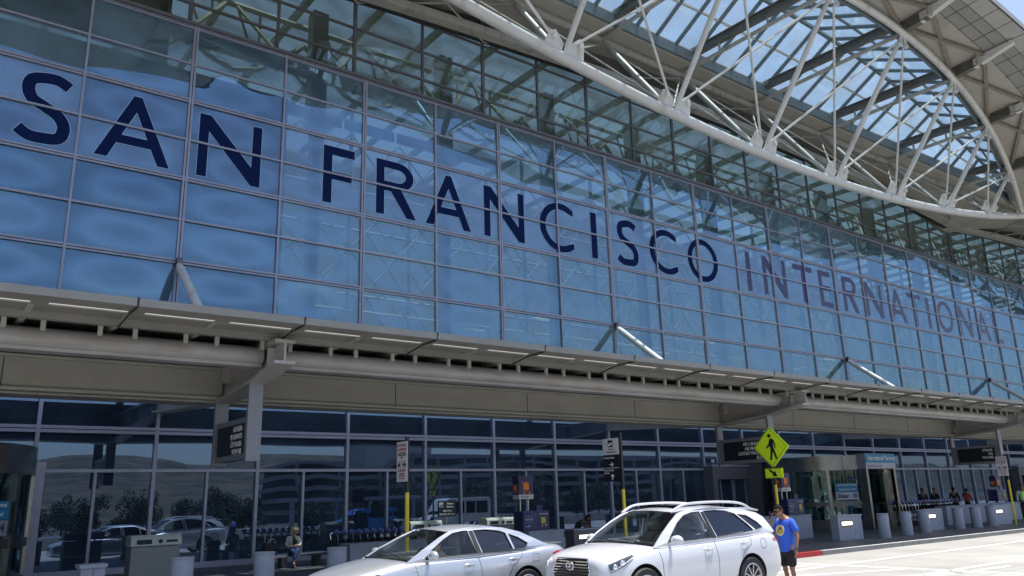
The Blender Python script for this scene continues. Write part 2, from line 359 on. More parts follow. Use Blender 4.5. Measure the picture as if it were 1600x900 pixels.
    def build(s, name, mats, parent=None, smooth=False, loc=None, rot=None, bevel=0, fix=True):
        me = bpy.data.meshes.new(name); me.from_pydata(s.v, [], s.f); me.update()
        if not isinstance(mats, (list, tuple)): mats = [mats]
        for m in mats: me.materials.append(m)
        if len(mats) > 1: me.polygons.foreach_set('material_index', s.m)
        if fix:
            bm = bmesh.new(); bm.from_mesh(me); bmesh.ops.recalc_face_normals(bm, faces=bm.faces)
            if bevel: bmesh.ops.bevel(bm, geom=[e for e in bm.edges], offset=bevel, segments=2, affect='EDGES', clamp_overlap=True)
            bm.to_mesh(me); bm.free()
        if smooth:
            me.polygons.foreach_set('use_smooth', [True] * len(me.polygons))
            try: me.set_sharp_from_angle(angle=R_(42))
            except Exception: pass
        o = bpy.data.objects.new(name, me); col.objects.link(o)
        if parent: o.parent = parent
        if loc: o.location = loc
        if rot: o.rotation_euler = rot
        return o

def eval_mesh(o):
    dg = bpy.context.evaluated_depsgraph_get(); dg.update()
    return bpy.data.meshes.new_from_object(o.evaluated_get(dg))
def bake(o):
    """apply modifiers"""
    me = eval_mesh(o); old = o.data; o.modifiers.clear(); o.data = me; bpy.data.meshes.remove(old); return o

def outline_mesh(loops, extr=.01, offset=0.0):
    """filled 2D outline (with holes) -> mesh in the XY plane"""
    cu = bpy.data.curves.new('tmp', 'CURVE'); cu.dimensions = '2D'; cu.fill_mode = 'BOTH'; cu.extrude = extr; cu.offset = offset
    for lp in loops:
        sp = cu.splines.new('POLY'); sp.points.add(len(lp) - 1); sp.use_cyclic_u = True
        for i, p in enumerate(lp): sp.points[i].co = (p[0], p[1], 0, 1)
    o = bpy.data.objects.new('tmp', cu); col.objects.link(o)
    me = eval_mesh(o); bpy.data.objects.remove(o); bpy.data.curves.remove(cu)
    return me
def place_mesh(me, name, m, origin, right, up, parent=None, scale=1.0):
    right = Vector(right).normalized(); up = Vector(up).normalized(); nrm = right.cross(up)
    Mx = Matrix((right, up, nrm)).transposed().to_4x4(); Mx.translation = Vector(origin)
    if scale != 1.0: Mx = Mx @ Matrix.Diagonal((scale, scale, scale, 1))
    me.transform(Mx); me.materials.clear(); me.materials.append(m)
    o = bpy.data.objects.new(name, me); col.objects.link(o)
    if parent: o.parent = parent
    return o
def text(s, h, origin, right, up, m, parent=None, name='lettering', align='LEFT', width=None, bold=0.0, extr=.002, squeeze=1.0, space=1.0):
    cu = bpy.data.curves.new('t', 'FONT'); cu.body = s; cu.size = 1.0; cu.align_x = align; cu.extrude = 0.0; cu.offset = bold; cu.space_line = space
    o = bpy.data.objects.new('t', cu); col.objects.link(o); me = eval_mesh(o); bpy.data.objects.remove(o); bpy.data.curves.remove(cu)
    if not len(me.vertices): return None
    xs = [v.co.x for v in me.vertices]; w = max(xs) - min(xs)
    k = h / .72; kx = k * squeeze
    if width: kx = min(kx, width / w)
    me.transform(Matrix.Diagonal((kx, k, 1, 1)))
    bm = bmesh.new(); bm.from_mesh(me)
    r = bmesh.ops.extrude_face_region(bm, geom=bm.faces[:])
    for g in r['geom']:
        if isinstance(g, bmesh.types.BMVert): g.co.z += extr
    bmesh.ops.recalc_face_normals(bm, faces=bm.faces); bm.to_mesh(me); bm.free()
    return place_mesh(me, name, m, origin, right, up, parent)

def catmull(pts, n=6, closed=False):
    out = []; N = len(pts); rng = N if closed else N - 1
    for i in range(rng):
        p0 = pts[(i - 1) % N] if closed or i > 0 else pts[0]; p1 = pts[i]; p2 = pts[(i + 1) % N]; p3 = pts[(i + 2) % N] if closed or i + 2 < N else pts[-1]
        for k in range(n):
            t = k / n
            out.append(tuple(.5 * ((2 * p1[j]) + (-p0[j] + p2[j]) * t + (2 * p0[j] - 5 * p1[j] + 4 * p2[j] - p3[j]) * t * t + (-p0[j] + 3 * p1[j] - 3 * p2[j] + p3[j]) * t ** 3) for j in range(len(p1))))
    if not closed: out.append(tuple(pts[-1]))
    return out
# ------------------------------------------------------------------ layout tables
STRIPES = [(19.7, 12.3, 120, 12.3, .13), (18.4, 9.45, 120, 9.55, .13), (19.65, 13.6, 19.8, 6.0, .14), (14.5, 12.15, 19.65, 12.35, .13),
           (16.0, 11.75, 19.7, 10.4, .13), (13.0, 12.9, 19.6, 12.9, .12), (17.5, 9.2, 21.5, 8.9, .12), (15.5, 10.6, 19.7, 8.9, .12), (-60, 8.9, 11, 8.9, .12), (-60, 5.4, 120, 5.4, .12)]
BOLLARDS = [(4.72, 16.8, 'concrete bollard right of the utility box, in front of the recycling bin on the left'), (6.33, 16.8, 'concrete bollard left of the seated woman with black bag'),
            (7.93, 16.8, 'concrete bollard at the right end of the bench, by the silver sedan nose'),
            (29.33, 16.2, 'concrete bollard in front of the Door 03 opening, left one of two'), (31.16, 16.3, 'concrete bollard in front of the Door 03 opening, right one of two'),
            (32.95, 16.5, 'concrete bollard against the left end of the second lit barrier block'), (36.3, 16.7, 'concrete bollard right of the second lit barrier block, first of three'),
            (37.7, 16.6, 'concrete bollard in the middle of the three at the far right'), (39.0, 16.5, 'concrete bollard nearest the far right pole')]
LITBOXES = [(26.95, 28.5, 16.55, .30, .86, 'grey barrier block with lit recess just right of the man in the blue tee'),
            (34.05, 35.6, 17.0, .30, .86, 'grey barrier block with lit recess behind the third bollard of the right row'),
            (40.2, 42.0, 16.9, .30, .86, 'grey barrier block with lit recess beside the far right yellow pole'),
            (44.0, 47.5, 18.5, .30, .80, 'grey barrier block with lit recess beside the man in the lime vest')]
# ------------------------------------------------------------------ the setting
CURB_Y = 14.35; SW = .13; DLOW = 31.1; DUP = 30.1; DIN = 31.3; XL, XR = -22.5, 142.5
g = MB().box((-6000, -9000, -1.0), (9000, 3000, -.03)).build('ground', M['ground']); setp(g, kind='structure')
r = MB(); r.box((-120, -6.0, -.02), (400, CURB_Y + .02, 0)); r = r.build('road', M['road']); setp(r, kind='structure')
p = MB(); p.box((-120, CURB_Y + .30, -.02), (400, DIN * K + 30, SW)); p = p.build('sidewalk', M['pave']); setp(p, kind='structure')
kb = MB()
x = -120.0
while x < 400:
    L = 3.0
    if not (17.0 <= x < 26.0):
        kb.box((x, CURB_Y, -.01), (x + L - .012, CURB_Y + .296, SW + .004))
    x += L
kb = kb.build('kerb', M['kerb']); setp(kb, kind='structure')
kr = MB()
for a, b in ((18.0 - 1, 20.0), (20.01, 22.35)): kr.box((a, CURB_Y, -.01), (b - .012, CURB_Y + .296, SW + .004))
kr = kr.build('red_kerb', M['curbred']); setp(kr, kind='structure')
kr2 = MB().box((22.36, CURB_Y, -.01), (27.0 - .012, CURB_Y + .296, SW + .004)).build('kerb', M['kerb']); setp(kr2, kind='structure')
km = MB()
km.box((26.5 if 0 else 22.4, CURB_Y + .02, SW + .004), (200, CURB_Y + .12, SW + .008)); km = km.build('painted_kerb_sunlight', M['paint']); setp(km, kind='structure')  # white strip, sunlight on the kerb's top edge put into colour
pm = MB()
def stripe(x0, y0, x1, y1, w):
    d = Vector((x1 - x0, y1 - y0, 0)).normalized(); n = Vector((-d.y, d.x, 0)) * w / 2
    pm.extr([(x0 + n.x, y0 + n.y, .001), (x0 - n.x, y0 - n.y, .001), (x1 - n.x, y1 - n.y, .001), (x1 + n.x, y1 + n.y, .001)], (0, 0, .003))
for s in STRIPES: stripe(*s)
pm = pm.build('road_marking', M['paint']); setp(pm, kind='structure')
jt = MB()
for x in range(-30, 200, 5): jt.box((x + .3, -6, .0), (x + .33, CURB_Y - .02, .0015))
for y in (-1.6, 3.4, 8.4): jt.box((-60, y, .0), (300, y + .02, .002))
jt = jt.build('road_joint', M['kerb']); setp(jt, kind='structure')

# hills behind the camera (seen mirrored in the door level glass)
def hills():
    b = MB(); rows = []
    nx = 150; rr = random.Random(3)
    ph = [rr.uniform(0, 6.28) for _ in range(12)]
    def H(x):
        return 182 + 24 * math.sin(x / 700 + ph[0]) + 14 * math.sin(x / 270 + ph[1]) + 6 * math.sin(x / 110 + ph[2]) + 3 * math.sin(x / 43 + ph[3])
    for j, (f, y) in enumerate(((0, -900), (.08, -1300), (.30, -1800), (.62, -2300), (.86, -2700), (1, -3000), (.9, -3400))):
        row = []
        for i in range(nx + 1):
            x = -3500 + 11000 * i / nx
            row.append((x, y + 120 * math.sin(x / 400 + j), -6 + f * H(x) * 1.15 + (8 * math.sin(x / 90 + 3 * j) if 0 < j < 6 else 0)))
        rows.append(row)
    b.grid(rows); return b.build('hills', M['hill'], smooth=True)
h = hills(); setp(h, kind='structure')

# ------------------------------------------------------------------ terminal building
bld = empty('terminal_building', (0, 0, 0), 0, 'huge blue glass airport terminal facade carrying the SAN FRANCISCO INTERNATIONAL letters', 'terminal building')
MOD = 3.75
def proj_px(p):
    d = Vector(p) - Vector((0, 0, CAMH)); xc = d.dot(Vector(rt)); yc = d.dot(Vector(dn)); zc = d.dot(Vector(fw))
    if zc < .5: return None
    return 800 + 1249.74 * xc / zc, 450 + 1249.74 * yc / zc
def area_px(x0, x1, y, z0, z1):
    q = [proj_px((a * K, y * K, b * K)) for a, b in ((x0, z0), (x1, z0), (x1, z1), (x0, z1))]
    if any(v is None for v in q): return 0
    cx = sum(v[0] for v in q) / 4; cy = sum(v[1] for v in q) / 4
    if not (-60 < cx < 1660 and -60 < cy < 960): return 0
    return abs(sum(q[i][0] * q[(i + 1) % 4][1] - q[(i + 1) % 4][0] * q[i][1] for i in range(4))) / 2
panes = []
def pane(x0, x1, y, z0, z1, m, amp=1.0, tilt=0.0):
    rr = random.Random(int(x0 * 131 + z0 * 977 + y * 17))
    A = rr.uniform(-.012, .016) * amp; A2 = rr.uniform(-.004, .004) * amp; t1 = rr.uniform(-.0025, .0025) * amp; t2 = rr.uniform(-.003, .003) * amp + tilt
    n, k = 9, 6; rows = []
    for j in range(k + 1):
        v = j / k; row = []
        for i in range(n + 1):
            u = i / n; e = (1 - (2 * u - 1) ** 2) * (1 - (2 * v - 1) ** 2)
            dy = A * e + A2 * math.sin(2 * math.pi * u) * math.sin(math.pi * v) + t1 * (u - .5) * (x1 - x0) + t2 * (v - .5) * (z1 - z0)
            row.append((x0 + (x1 - x0) * u, y + dy, z0 + (z1 - z0) * v))
        rows.append(row)
    panes.append((area_px(x0, x1, y, z0, z1), rows, m))

# upper wall
ZU = [7.85, 9.48, 11.1, 12.75, 14.4, 16.03, 17.68, 19.28, 20.92]
DBL_Z = {11.1, 14.4, 17.68, 20.92, 7.85}
nx0, nx1 = -6, 38
for i in range(nx0, nx1):
    for j in range(len(ZU) - 1):
        band = 14.3 < ZU[j] < 17.0 and 0 <= i <= 21
        pane(i * MOD, (i + 1) * MOD, DUP, ZU[j], ZU[j + 1], 'glass_film' if band else 'glass_up', (2.6 if i < 4 else 1.2) * (.12 if band else 1))
# set back upper wall
ZI = [20.9, 22.75, 24.3, 25.95, 27.7]
for i in range(nx0, nx1):
    for j in range(len(ZI) - 1):
        pane(i * MOD, (i + 1) * MOD, DIN, ZI[j], ZI[j + 1], 'glass_in', .5)
# door level wall
ZD = [.32, 3.56, 4.95, 6.6, 8.0]
DOOR_GAPS = [(8, 11), (20, 22)]
for i in range(nx0, nx1):
    for j in range(len(ZD) - 1):
        if j == 0:
            if i in (10, 21): continue
            pane(i * MOD, (i + .5) * MOD, DLOW, ZD[j], ZD[j + 1], 'glass_low', .16, .0064)
            pane((i + .5) * MOD, (i + 1) * MOD, DLOW, ZD[j], ZD[j + 1], 'glass_low', .16, .0064)
        else:
            pane(i * MOD, (i + 1) * MOD, DLOW, ZD[j], ZD[j + 1], 'glass_low', .25, .0064)
panes.sort(key=lambda q: -q[0])
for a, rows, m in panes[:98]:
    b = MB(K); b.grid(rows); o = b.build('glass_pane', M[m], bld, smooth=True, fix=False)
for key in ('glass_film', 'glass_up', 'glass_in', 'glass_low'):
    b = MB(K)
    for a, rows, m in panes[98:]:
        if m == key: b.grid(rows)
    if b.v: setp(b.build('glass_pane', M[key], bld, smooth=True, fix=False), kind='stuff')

# mullions and transoms
def vbar(name, x, y, z0, z1, w, d, m, double=False, groove=.03):
    b = MB(K)
    if double:
        b.box((x - w / 2, y - d, z0), (x - groove / 2, y + .02, z1)); b.box((x + groove / 2, y - d, z0), (x + w / 2, y + .02, z1))
        b.mi = 1; b.box((x - groove / 2, y - d + .05, z0), (x + groove / 2, y + .01, z1)); b.mi = 0
    else: b.box((x - w / 2, y - d, z0), (x + w / 2, y + .02, z1))
    return b.build(name, [m, M['gasket']], bld)
def hbar(name, x0, x1, y, z, w, d, m, double=False, groove=.03):
    b = MB(K)
    if double:
        b.box((x0, y - d, z - w / 2), (x1, y + .02, z - groove / 2)); b.box((x0, y - d, z + groove / 2), (x1, y + .02, z + w / 2))
        b.mi = 1; b.box((x0, y - d + .05, z - groove / 2), (x1, y + .01, z + groove / 2)); b.mi = 0
    else: b.box((x0, y - d, z - w / 2), (x1, y + .02, z + w / 2))
    return b.build(name, [m, M['gasket']], bld)
for i in range(nx0, nx1 + 1):
    X = i * MOD; dd = i % 2 == 0
    vbar('mullion', X, DUP, 7.7, 21.02, .19 if dd else .082, .09, M['alu'], dd)
    vbar('upper_mullion', X, DIN, 20.8, 27.8, .16 if dd else .11, .10, M['alu_dark'])
    vbar('door_level_mullion', X, DLOW, SW / K, 8.0, .12, .12, M['alu'])
    if i not in (10, 21, nx1): vbar('door_level_mullion', X + MOD / 2, DLOW, SW / K, 3.56, .09, .10, M['alu'])
x0, x1 = nx0 * MOD - .2, nx1 * MOD + .2
for z in ZU: hbar('transom', x0, x1, DUP - .004, z, .175 if z in DBL_Z else .08, .08, M['alu'], z in DBL_Z)
for z in ZI[1:-1]: hbar('upper_transom', x0, x1, DIN - .004, z, .10, .09, M['alu_dark'])
hbar('ledge', x0, x1, DUP + .6, 21.04, .12, .8, M['alu_dark'])
MB(K).box((x0, DUP + .02, 20.93), (x1, DIN, 20.975)).build('ledge', M['alu_dark'], bld)
for z, w, db in ((3.56, .11, False), (4.95, .24, True), (6.6, .11, False)): hbar('door_level_transom', x0, x1, DLOW - .004, z, w, .11, M['alu'], db)
for a, c in ((x0, 10 * MOD - .06), (11 * MOD + .06, 21 * MOD - .06), (22 * MOD + .06, x1)): hbar('sill', a, c, DLOW - .006, .25, .2, .16, M['alu'])
b = MB(K); b.box((x0, DUP + .03, 7.70), (x1, DLOW + .03, 7.76)); b.build('wall_step', M['alu'], bld)

# interior: floors, columns, trusses, roof light, back wall
b = MB(K); b.box((x0, DIN + .3, 6.9), (x1, 44, 7.6)); b.build('upper_floor', M['int_floor'], bld)
MB(K).box((x0, 58, 0.2), (x1, 58.5, 29)).build('back_wall', M['int_wall'], bld)
MB(K).box((x0, 44, 0.2), (x1, 44.3, 6.9)).build('inner_wall', M['int_dark'], bld)
MB(K).box((x0 - .3, DLOW, 0.2), (x0, 58.5, 29)).build('side_wall', M['int_wall'], bld)
MB(K).box((x1, DLOW, 0.2), (x1 + .3, 58.5, 29)).build('side_wall', M['int_wall'], bld)
b = MB(K)
for (a, c) in ((DIN + .1, 34.0), (44, 45), (56, 58.5)): b.box((x0, a, 29.0), (x1, c, 29.3))
b.build('inner_ceiling', M['int_wall'], bld)
b = MB(K)
X = x0
while X < x1:
    b.box((X, 34.0, 28.9), (X + .30, 44, 29.28)); b.box((X, 45, 28.9), (X + .3, 56, 29.28)); X += 3.75
b.build('inner_skylight_frame', M['int_steel'], bld)
for i in range(-2, 19):
    X = i * 7.5
    b = MB(K).box((X - .95, 34.0, 20), (X - .15, 34.7, 26.5)); b.box((X - .75, 34.05, 7.6), (X - .35, 34.6, 20)); b.build('inner_column', M['int_steel'], bld)
for Y, ztop, dp in ((37.5, 27.6, 2.6),):
    b = MB(K); N = 40
    top = [(x0 + 4, Y, ztop), (x1 - 4, Y, ztop)]; b.tube(top, .16, 8)
    for i in range(-2, 18):
        X = i * 7.5
        arc = [(X + 7.5 * t / 6, Y, ztop - 1.1 - dp * math.sin(math.pi * t / 6)) for t in range(7)]
        b.tube(arc, .15, 8)
        for t in (2, 4):
            b.tube([(X + 7.5 * t / 6, Y, ztop), arc[t]], .07, 6); b.tube([(X + 7.5 * (t - 1) / 6, Y, ztop), arc[t]], .07, 6)
        b.tube([(X - .5, 34.6, 22), (X + 3.2, Y, ztop)], .12, 6); b.tube([(X - .5, 34.6, 22), (X - 3.8, Y, ztop)], .12, 6)
    b.build('inner_truss', M['int_steel'], bld, smooth=True)
for Y, zs_ in ((47.0, (14.5, 18.7, 22.9, 27.1)), (52.0, (12.0, 17.0, 22.0, 27.0))):
    for i in range(-2, 19):
        X = i * 7.5; b = MB(K)
        for za, zb_ in zip(zs_, zs_[1:]):
            b.tube([(X, Y, za), (X + 7.5, Y, za)], .11, 6)
            for u in (0, 3.75):
                b.tube([(X + u, Y, za), (X + u + 3.75, Y, zb_)], .07, 5); b.tube([(X + u + 3.75, Y, za), (X + u, Y, zb_)], .07, 5)
        b.tube([(X, Y, zs_[0]), (X, Y, 28.8)], .16, 6)
        b.build('inner_lattice', M['int_steel'], bld, smooth=True)
for i, (a, c, mm) in enumerate(((8.4, 10.9, 'banner1'), (11.2, 15.5, 'banner2'), (15.7, 19, 'banner1'), (19.2, 22, 'banner2'), (22.2, 27, 'banner1'))):
    MB(K).box((a + 3, 40, 23.6), (c + 3, 40.1, 24.25)).build('inner_banner', M[mm], bld)
for k in range(14):
    X = 5 + k * 6.5
    MB(K).box((X, 46, 12.5 + (k % 3) * 1.5), (X + 1.8, 46.3, 12.54 + (k % 3) * 1.5)).build('inner_lamp', M['lamp'], bld)

MB(K).box((x0, 33.2, 7.65), (12.6, 33.4, 20.7)).build('added_dark_backing', M['int_backing'], bld)  # added dark wall, keeps the left panes from looking bright
MB(K).box((x0, 33.2, 21.0), (7.0, 33.4, 28.8)).build('added_dark_backing', M['int_backing'], bld)  # also added, hides the bright inner skylight at top left
# ---- letters
T = .155
def off_poly(cl, t0, t1=None):
    """stroke with butt ends from a centreline (offset both sides)"""
    n = len(cl); L = []; Rr = []
    for i, p in enumerate(cl):
        a = cl[max(i - 1, 0)]; b = cl[min(i + 1, n - 1)]; d = Vector((b[0] - a[0], b[1] - a[1])).normalized(); nn = Vector((-d.y, d.x)) * t0 / 2
        L.append((p[0] + nn.x, p[1] + nn.y)); Rr.append((p[0] - nn.x, p[1] - nn.y))
    return L + Rr[::-1]
def glyph(c, w):
    t = T
    if c == 'I': return [[(0, 0), (w, 0), (w, 1), (0, 1)]]
    if c == 'L': return [[(0, 0), (w, 0), (w, t * .9), (t, t * .9), (t, 1), (0, 1)]]
    if c == 'E': return [[(0, 0), (w, 0), (w, t * .9), (t, t * .9), (t, .46), (w * .90, .46), (w * .90, .46 + t * .85), (t, .46 + t * .85), (t, 1 - t * .9), (w * .96, 1 - t * .9), (w * .96, 1), (0, 1)]]
    if c == 'F': return [[(0, 0), (t, 0), (t, .42), (w * .92, .42), (w * .92, .42 + t * .9), (t, .42 + t * .9), (t, 1 - t * .95), (w, 1 - t * .95), (w, 1), (0, 1)]]
    if c == 'T':
        m = w / 2; return [[(m - t / 2, 0), (m + t / 2, 0), (m + t / 2, 1 - t * .9), (w, 1 - t * .9), (w, 1), (0, 1), (0, 1 - t * .9), (m - t / 2, 1 - t * .9)]]
    if c == 'N': return [[(0, 0), (t * .92, 0), (t * .92, .74), (w - t * .92 + .0, 0), (w, 0), (w, 1), (w - t * .92, 1), (w - t * .92, .26 + .04), (t * 1.05, 1), (0, 1)]]
    if c == 'A':
        m = w / 2; a = t * 1.05; q = lambda z, s: m * (z) / 1.0
        k = (m - .055) / 1.0
        xo = lambda z: k * z
        crb, crt = .235, .235 + t * .85
        xi = lambda z: a + k * z * 1.0
        apex = (m - a) / k
        return [[(0, 0), (a, 0), (xi(crb), crb), (w - xi(crb), crb), (w - a, 0), (w, 0), (m + .055, 1), (m - .055, 1)],
                [(xi(crt), crt), (w - xi(crt), crt), (m, min(apex, .93))]]
    if c == 'O':
        n = 40; cx = w / 2
        o = [(cx + cx * math.cos(2 * math.pi * i / n), .5 + .52 * math.sin(2 * math.pi * i / n)) for i in range(n)]
        i_ = [(cx + (cx - t) * math.cos(2 * math.pi * i / n), .5 + (.52 - t * .9) * math.sin(2 * math.pi * i / n)) for i in range(n)]
        return [o, i_]
    if c == 'C':
        R = .52; rx = w / (1 + .62); n = 30; pts_o = []; pts_i = []; a0 = 52; a1 = 308
        for i in range(n + 1):
            a = R_(a0 + (a1 - a0) * i / n); pts_o.append((rx + rx * math.cos(a), .5 + R * math.sin(a)))
            pts_i.append((rx + (rx - t) * math.cos(a) , .5 + (R - t * .9) * math.sin(a)))
        pts_i[0] = (pts_o[0][0], pts_i[0][1] - .01); pts_i[-1] = (pts_o[-1][0], pts_i[-1][1] + .01)
        return [pts_o + pts_i[::-1]]
    if c == 'R':
        n = 14; cy = 1 - .26; rr = .26; bx = w * .52
        o = [(0, 0), (t, 0), (t, .44), (bx - .16 * w, .44), (w - t * 1.25, 0), (w, 0), (bx + .10 * w, .50)]
        o += [(bx + (w * .93 - bx) * math.cos(R_(-62 + 152 * i / n)), cy + rr * math.sin(R_(-62 + 152 * i / n))) for i in range(n + 1)]
        o += [(0, 1)]
        hole = [(t, .44 + t * .85)] + [(bx + (w * .93 - bx - t) * math.cos(R_(-90 + 180 * i / n)), cy + (rr - t * .88) * math.sin(R_(-90 + 180 * i / n))) for i in range(n + 1)] + [(t, 1 - t * .88)]
        hole[0] = (t, cy - (rr - t * .88))
        return [o, hole]
    if c == 'S':
        h = t / 2
        ctl = [(w * .90, 1 - h - .055), (w * .68, 1 - h + .015), (w * .44, 1 - h + .01), (w * .20, .88), (h + .02 * w, .745), (w * .24, .60), (w * .50, .51), (w * .76, .41), (w - h, .26), (w * .80, .10), (w * .50, h - .015), (w * .24, h - .005), (w * .03, h + .075)]
        return [off_poly(catmull(ctl, 5), t)]
LET = [('S', 1.85, 3.5), ('A', 4.32, 6.91), ('N', 7.9, 10.39), ('F', 13.11, 14.57), ('R', 15.65, 17.71), ('A', 18.22, 20.76), ('N', 21.55, 24.05), ('C', 25.07, 27.4), ('I', 28.66, 29.1), ('S', 30.64, 32.28), ('C', 33.22, 35.6), ('O', 36.53, 39.34), ('I', 42.23, 42.65), ('N', 43.97, 46.52), ('T', 47.43, 49.7), ('E', 50.45, 51.97), ('R', 53.45, 55.42), ('N', 56.47, 58.89), ('A', 59.87, 62.41), ('T', 62.85, 65.05), ('I', 65.92, 66.36), ('O', 67.65, 70.34), ('N', 71.41, 73.81), ('A', 74.79, 77.33), ('L', 78.21, 79.84)]
LB, LH = 14.68, 2.62
for n, (c, a, b_) in enumerate(LET):
    w = (b_ - a) / LH
    lp = glyph(c, w)
    me = outline_mesh(lp, .0006)
    o = place_mesh(me, 'letter', M['letter'] if n < 12 else M['letter_r'], (a * K, (DUP - .013) * K, LB * K), (1, 0, 0), (0, 0, 1), bld, LH * K)
    if n >= 12: continue
    me = outline_mesh(lp, .0004, .010)
    place_mesh(me, 'edge', M['letter_edge'], (a * K, (DUP - .0095) * K, LB * K), (1, 0, 0), (0, 0, 1), o, LH * K)

# ------------------------------------------------------------------ roof, skylight
XC, HALF = 41.25, 33.75
def S_(X): return max(0.0, 1 - ((X - XC) / HALF) ** 2)
def fY(X): return 25 - 5.8 * S_(X)
def bY(X): return 25 + 5.3 * S_(X)
def tZ(X): return 24.6 + 4.05 * S_(X)
def lZ(X): return 20.9 + 3.65 * (1 - S_(X))
def skf(X): return min(fY(X) + .55, 24.9)
def skb(X): return max(bY(X) - 1.3, 25.0)
def edgeZ(X): return 25.0 + 1.6 * S_(X)
EAVE_Y = 15.3; EAVE_Z = 25.6
def eZ(X): return tZ(X) + 1.05
def roof_lens(off, xa, xb):
    """soffit, roof skin and skylight of one lens bay, X from xa to xb (local lens X), shifted by off"""
    step = .9375; n = int(round((xb - xa) / step)); xs = [xa + step * i for i in range(n + 1)]
    q = lambda X, Y, Z: (X + off, Y, Z)
    o_s = MB(K); o_g = MB(K); o_l = MB(K); top = MB(K)
    def fz(X): return tZ(X) + .62
    lite, grey, cream, bk = [], [], [], []
    for X in xs:
        yf, z = skf(X), fz(X)
        P = lambda t: q(X, yf + (EAVE_Y - yf) * t, z + (eZ(X) - z) * t)
        lite.append([P(1), P(.80)]); grey.append([P(.80), P(.52)]); cream.append([P(.52), P(.10), P(0)])
        bk.append([q(X, skb(X), fz(X)), q(X, skb(X) + .1, fz(X) - .55), q(X, 30.6, fz(X) - .35), q(X, DIN + .4, fz(X) - .35)])
    o_l.grid(lite); o_g.grid(grey); o_s.grid(cream)
    bkm = MB(K); bkm.grid(bk)
    # roof skin above
    tp = []
    for X in xs:
        yf, yb, z = skf(X), skb(X), fz(X)
        tp.append([q(X, EAVE_Y - .12, eZ(X) - .02), q(X, EAVE_Y - .12, eZ(X) + .35), q(X, yf, z + .45), q(X, yf, z)])
    top.grid(tp)
    tb = MB(K); tb.grid([[q(X, skb(X), fz(X)), q(X, skb(X), fz(X) + .45), q(X, DIN + .4, fz(X) + .3)] for X in xs])
    dk = MB(K); dk.grid([[q(X, DIN + .12, edgeZ(X) + .2), q(X, DIN + .12, fz(X) - .33)] for X in xs])  # dark panel, shade of the recess above the edge beam as colour
    rf = top.build('roof', M['soffit_lite'], bld, smooth=True)
    tb.build('roof_skin', M['soffit_lite'], rf, smooth=True)
    o_l.build('eave_panel', M['soffit_lite'], rf, smooth=True); o_g.build('grey_soffit', M['soffit_grey'], rf, smooth=True)
    o_s.build('cream_soffit', M['soffit'], rf, smooth=True); bkm.build('rear_soffit', M['soffit'], rf, smooth=True)
    dk.build('painted_recess_shade', M['canopy_dark'], rf)
    # panel joints of the soffit
    j = MB(K)
    for i in range(n // 2 + 1):
        X = xa + 1.875 * i
        if X > xb: break
        yf, z = skf(X), fz(X); P = lambda t, d=-.012: q(X, yf + (EAVE_Y - yf) * t, z + (eZ(X) - z) * t + d)
        j.beam(P(1), P(.50 if i % 4 else .06), .022, .02)
    for t in (.80, .66, .52):
        pts = []
        for X in xs:
            yf, z = skf(X), fz(X); pts.append(q(X, yf + (EAVE_Y - yf) * t, z + (eZ(X) - z) * t - .012))
        for a, c in zip(pts, pts[1:]): j.beam(a, c, .022, .02)
    j.build('panel_joint', M['gasket'], rf)
    # skylight: hipped lantern, back slope and front slope meeting on a ridge
    def rid(X): return (24.75, max(25.5 + 6.4 * S_(X), fz(X) + .02))
    gl = MB(K); fr = MB(K); wp = MB(K)
    xs2 = [X for X in xs if S_(X) > .06]
    if len(xs2) < 3: return rf
    gl.grid([[q(X, skf(X), fz(X) + .25), q(X, rid(X)[0], rid(X)[1]), q(X, skb(X), fz(X) + .25)] for X in xs2])
    gl.build('skylight_glass', M['glass_sky'], rf, fix=False)
    for i in range(n // 2 + 1):
        X = xa + 1.875 * i
        if X > xb or S_(X) <= .06: continue
        for (ya, za) in ((skf(X), fz(X) + .25), (skb(X), fz(X) + .25)):
            fr.beam(q(X, ya, za - .05), q(X, rid(X)[0], rid(X)[1] - .05), .17, .20)
    for k in range(len(xs2) - 1):
        A, B = xs2[k], xs2[k + 1]
        fr.beam(q(A, rid(A)[0], rid(A)[1] - .05), q(B, rid(B)[0], rid(B)[1] - .05), .20, .20)
        for t in (.5,):
            L = lambda X: q(X, skf(X) + (rid(X)[0] - skf(X)) * t, fz(X) + .25 + (rid(X)[1] - fz(X) - .25) * t - .03)
            fr.beam(L(A), L(B), .13, .13)
        for t in (.52,):
            L = lambda X: q(X, skb(X) + (rid(X)[0] - skb(X)) * t, fz(X) + .25 + (rid(X)[1] - fz(X) - .25) * t - .03)
            wp.beam(L(A), L(B), .13, .12)
        for sgn, sk in ((1, skb), (-1, skf)):
            fr.beam(q(A, sk(A) - .04 * sgn, fz(A) - .10), q(B, sk(B) - .04 * sgn, fz(B) - .10), .16, .72)
    fr.build('skylight_frame', M['sky_frame'], rf); wp.build('white_purlin', M['sky_white'], rf)
    return rf
roof_lens(0, 7.5, 75); roof_lens(67.5, 7.5, 75)
# the short return of roof left of the first lens
b = MB(K); b.extr([(7.5, EAVE_Y - .12, EAVE_Z - .02), (7.5, DIN + .4, 25.3), (7.5, DIN + .4, 25.9), (7.5, 25, 25.9), (7.5, EAVE_Y - .12, EAVE_Z + .35)], (-30, 0, 0)); b.build('roof', M['soffit'], bld)
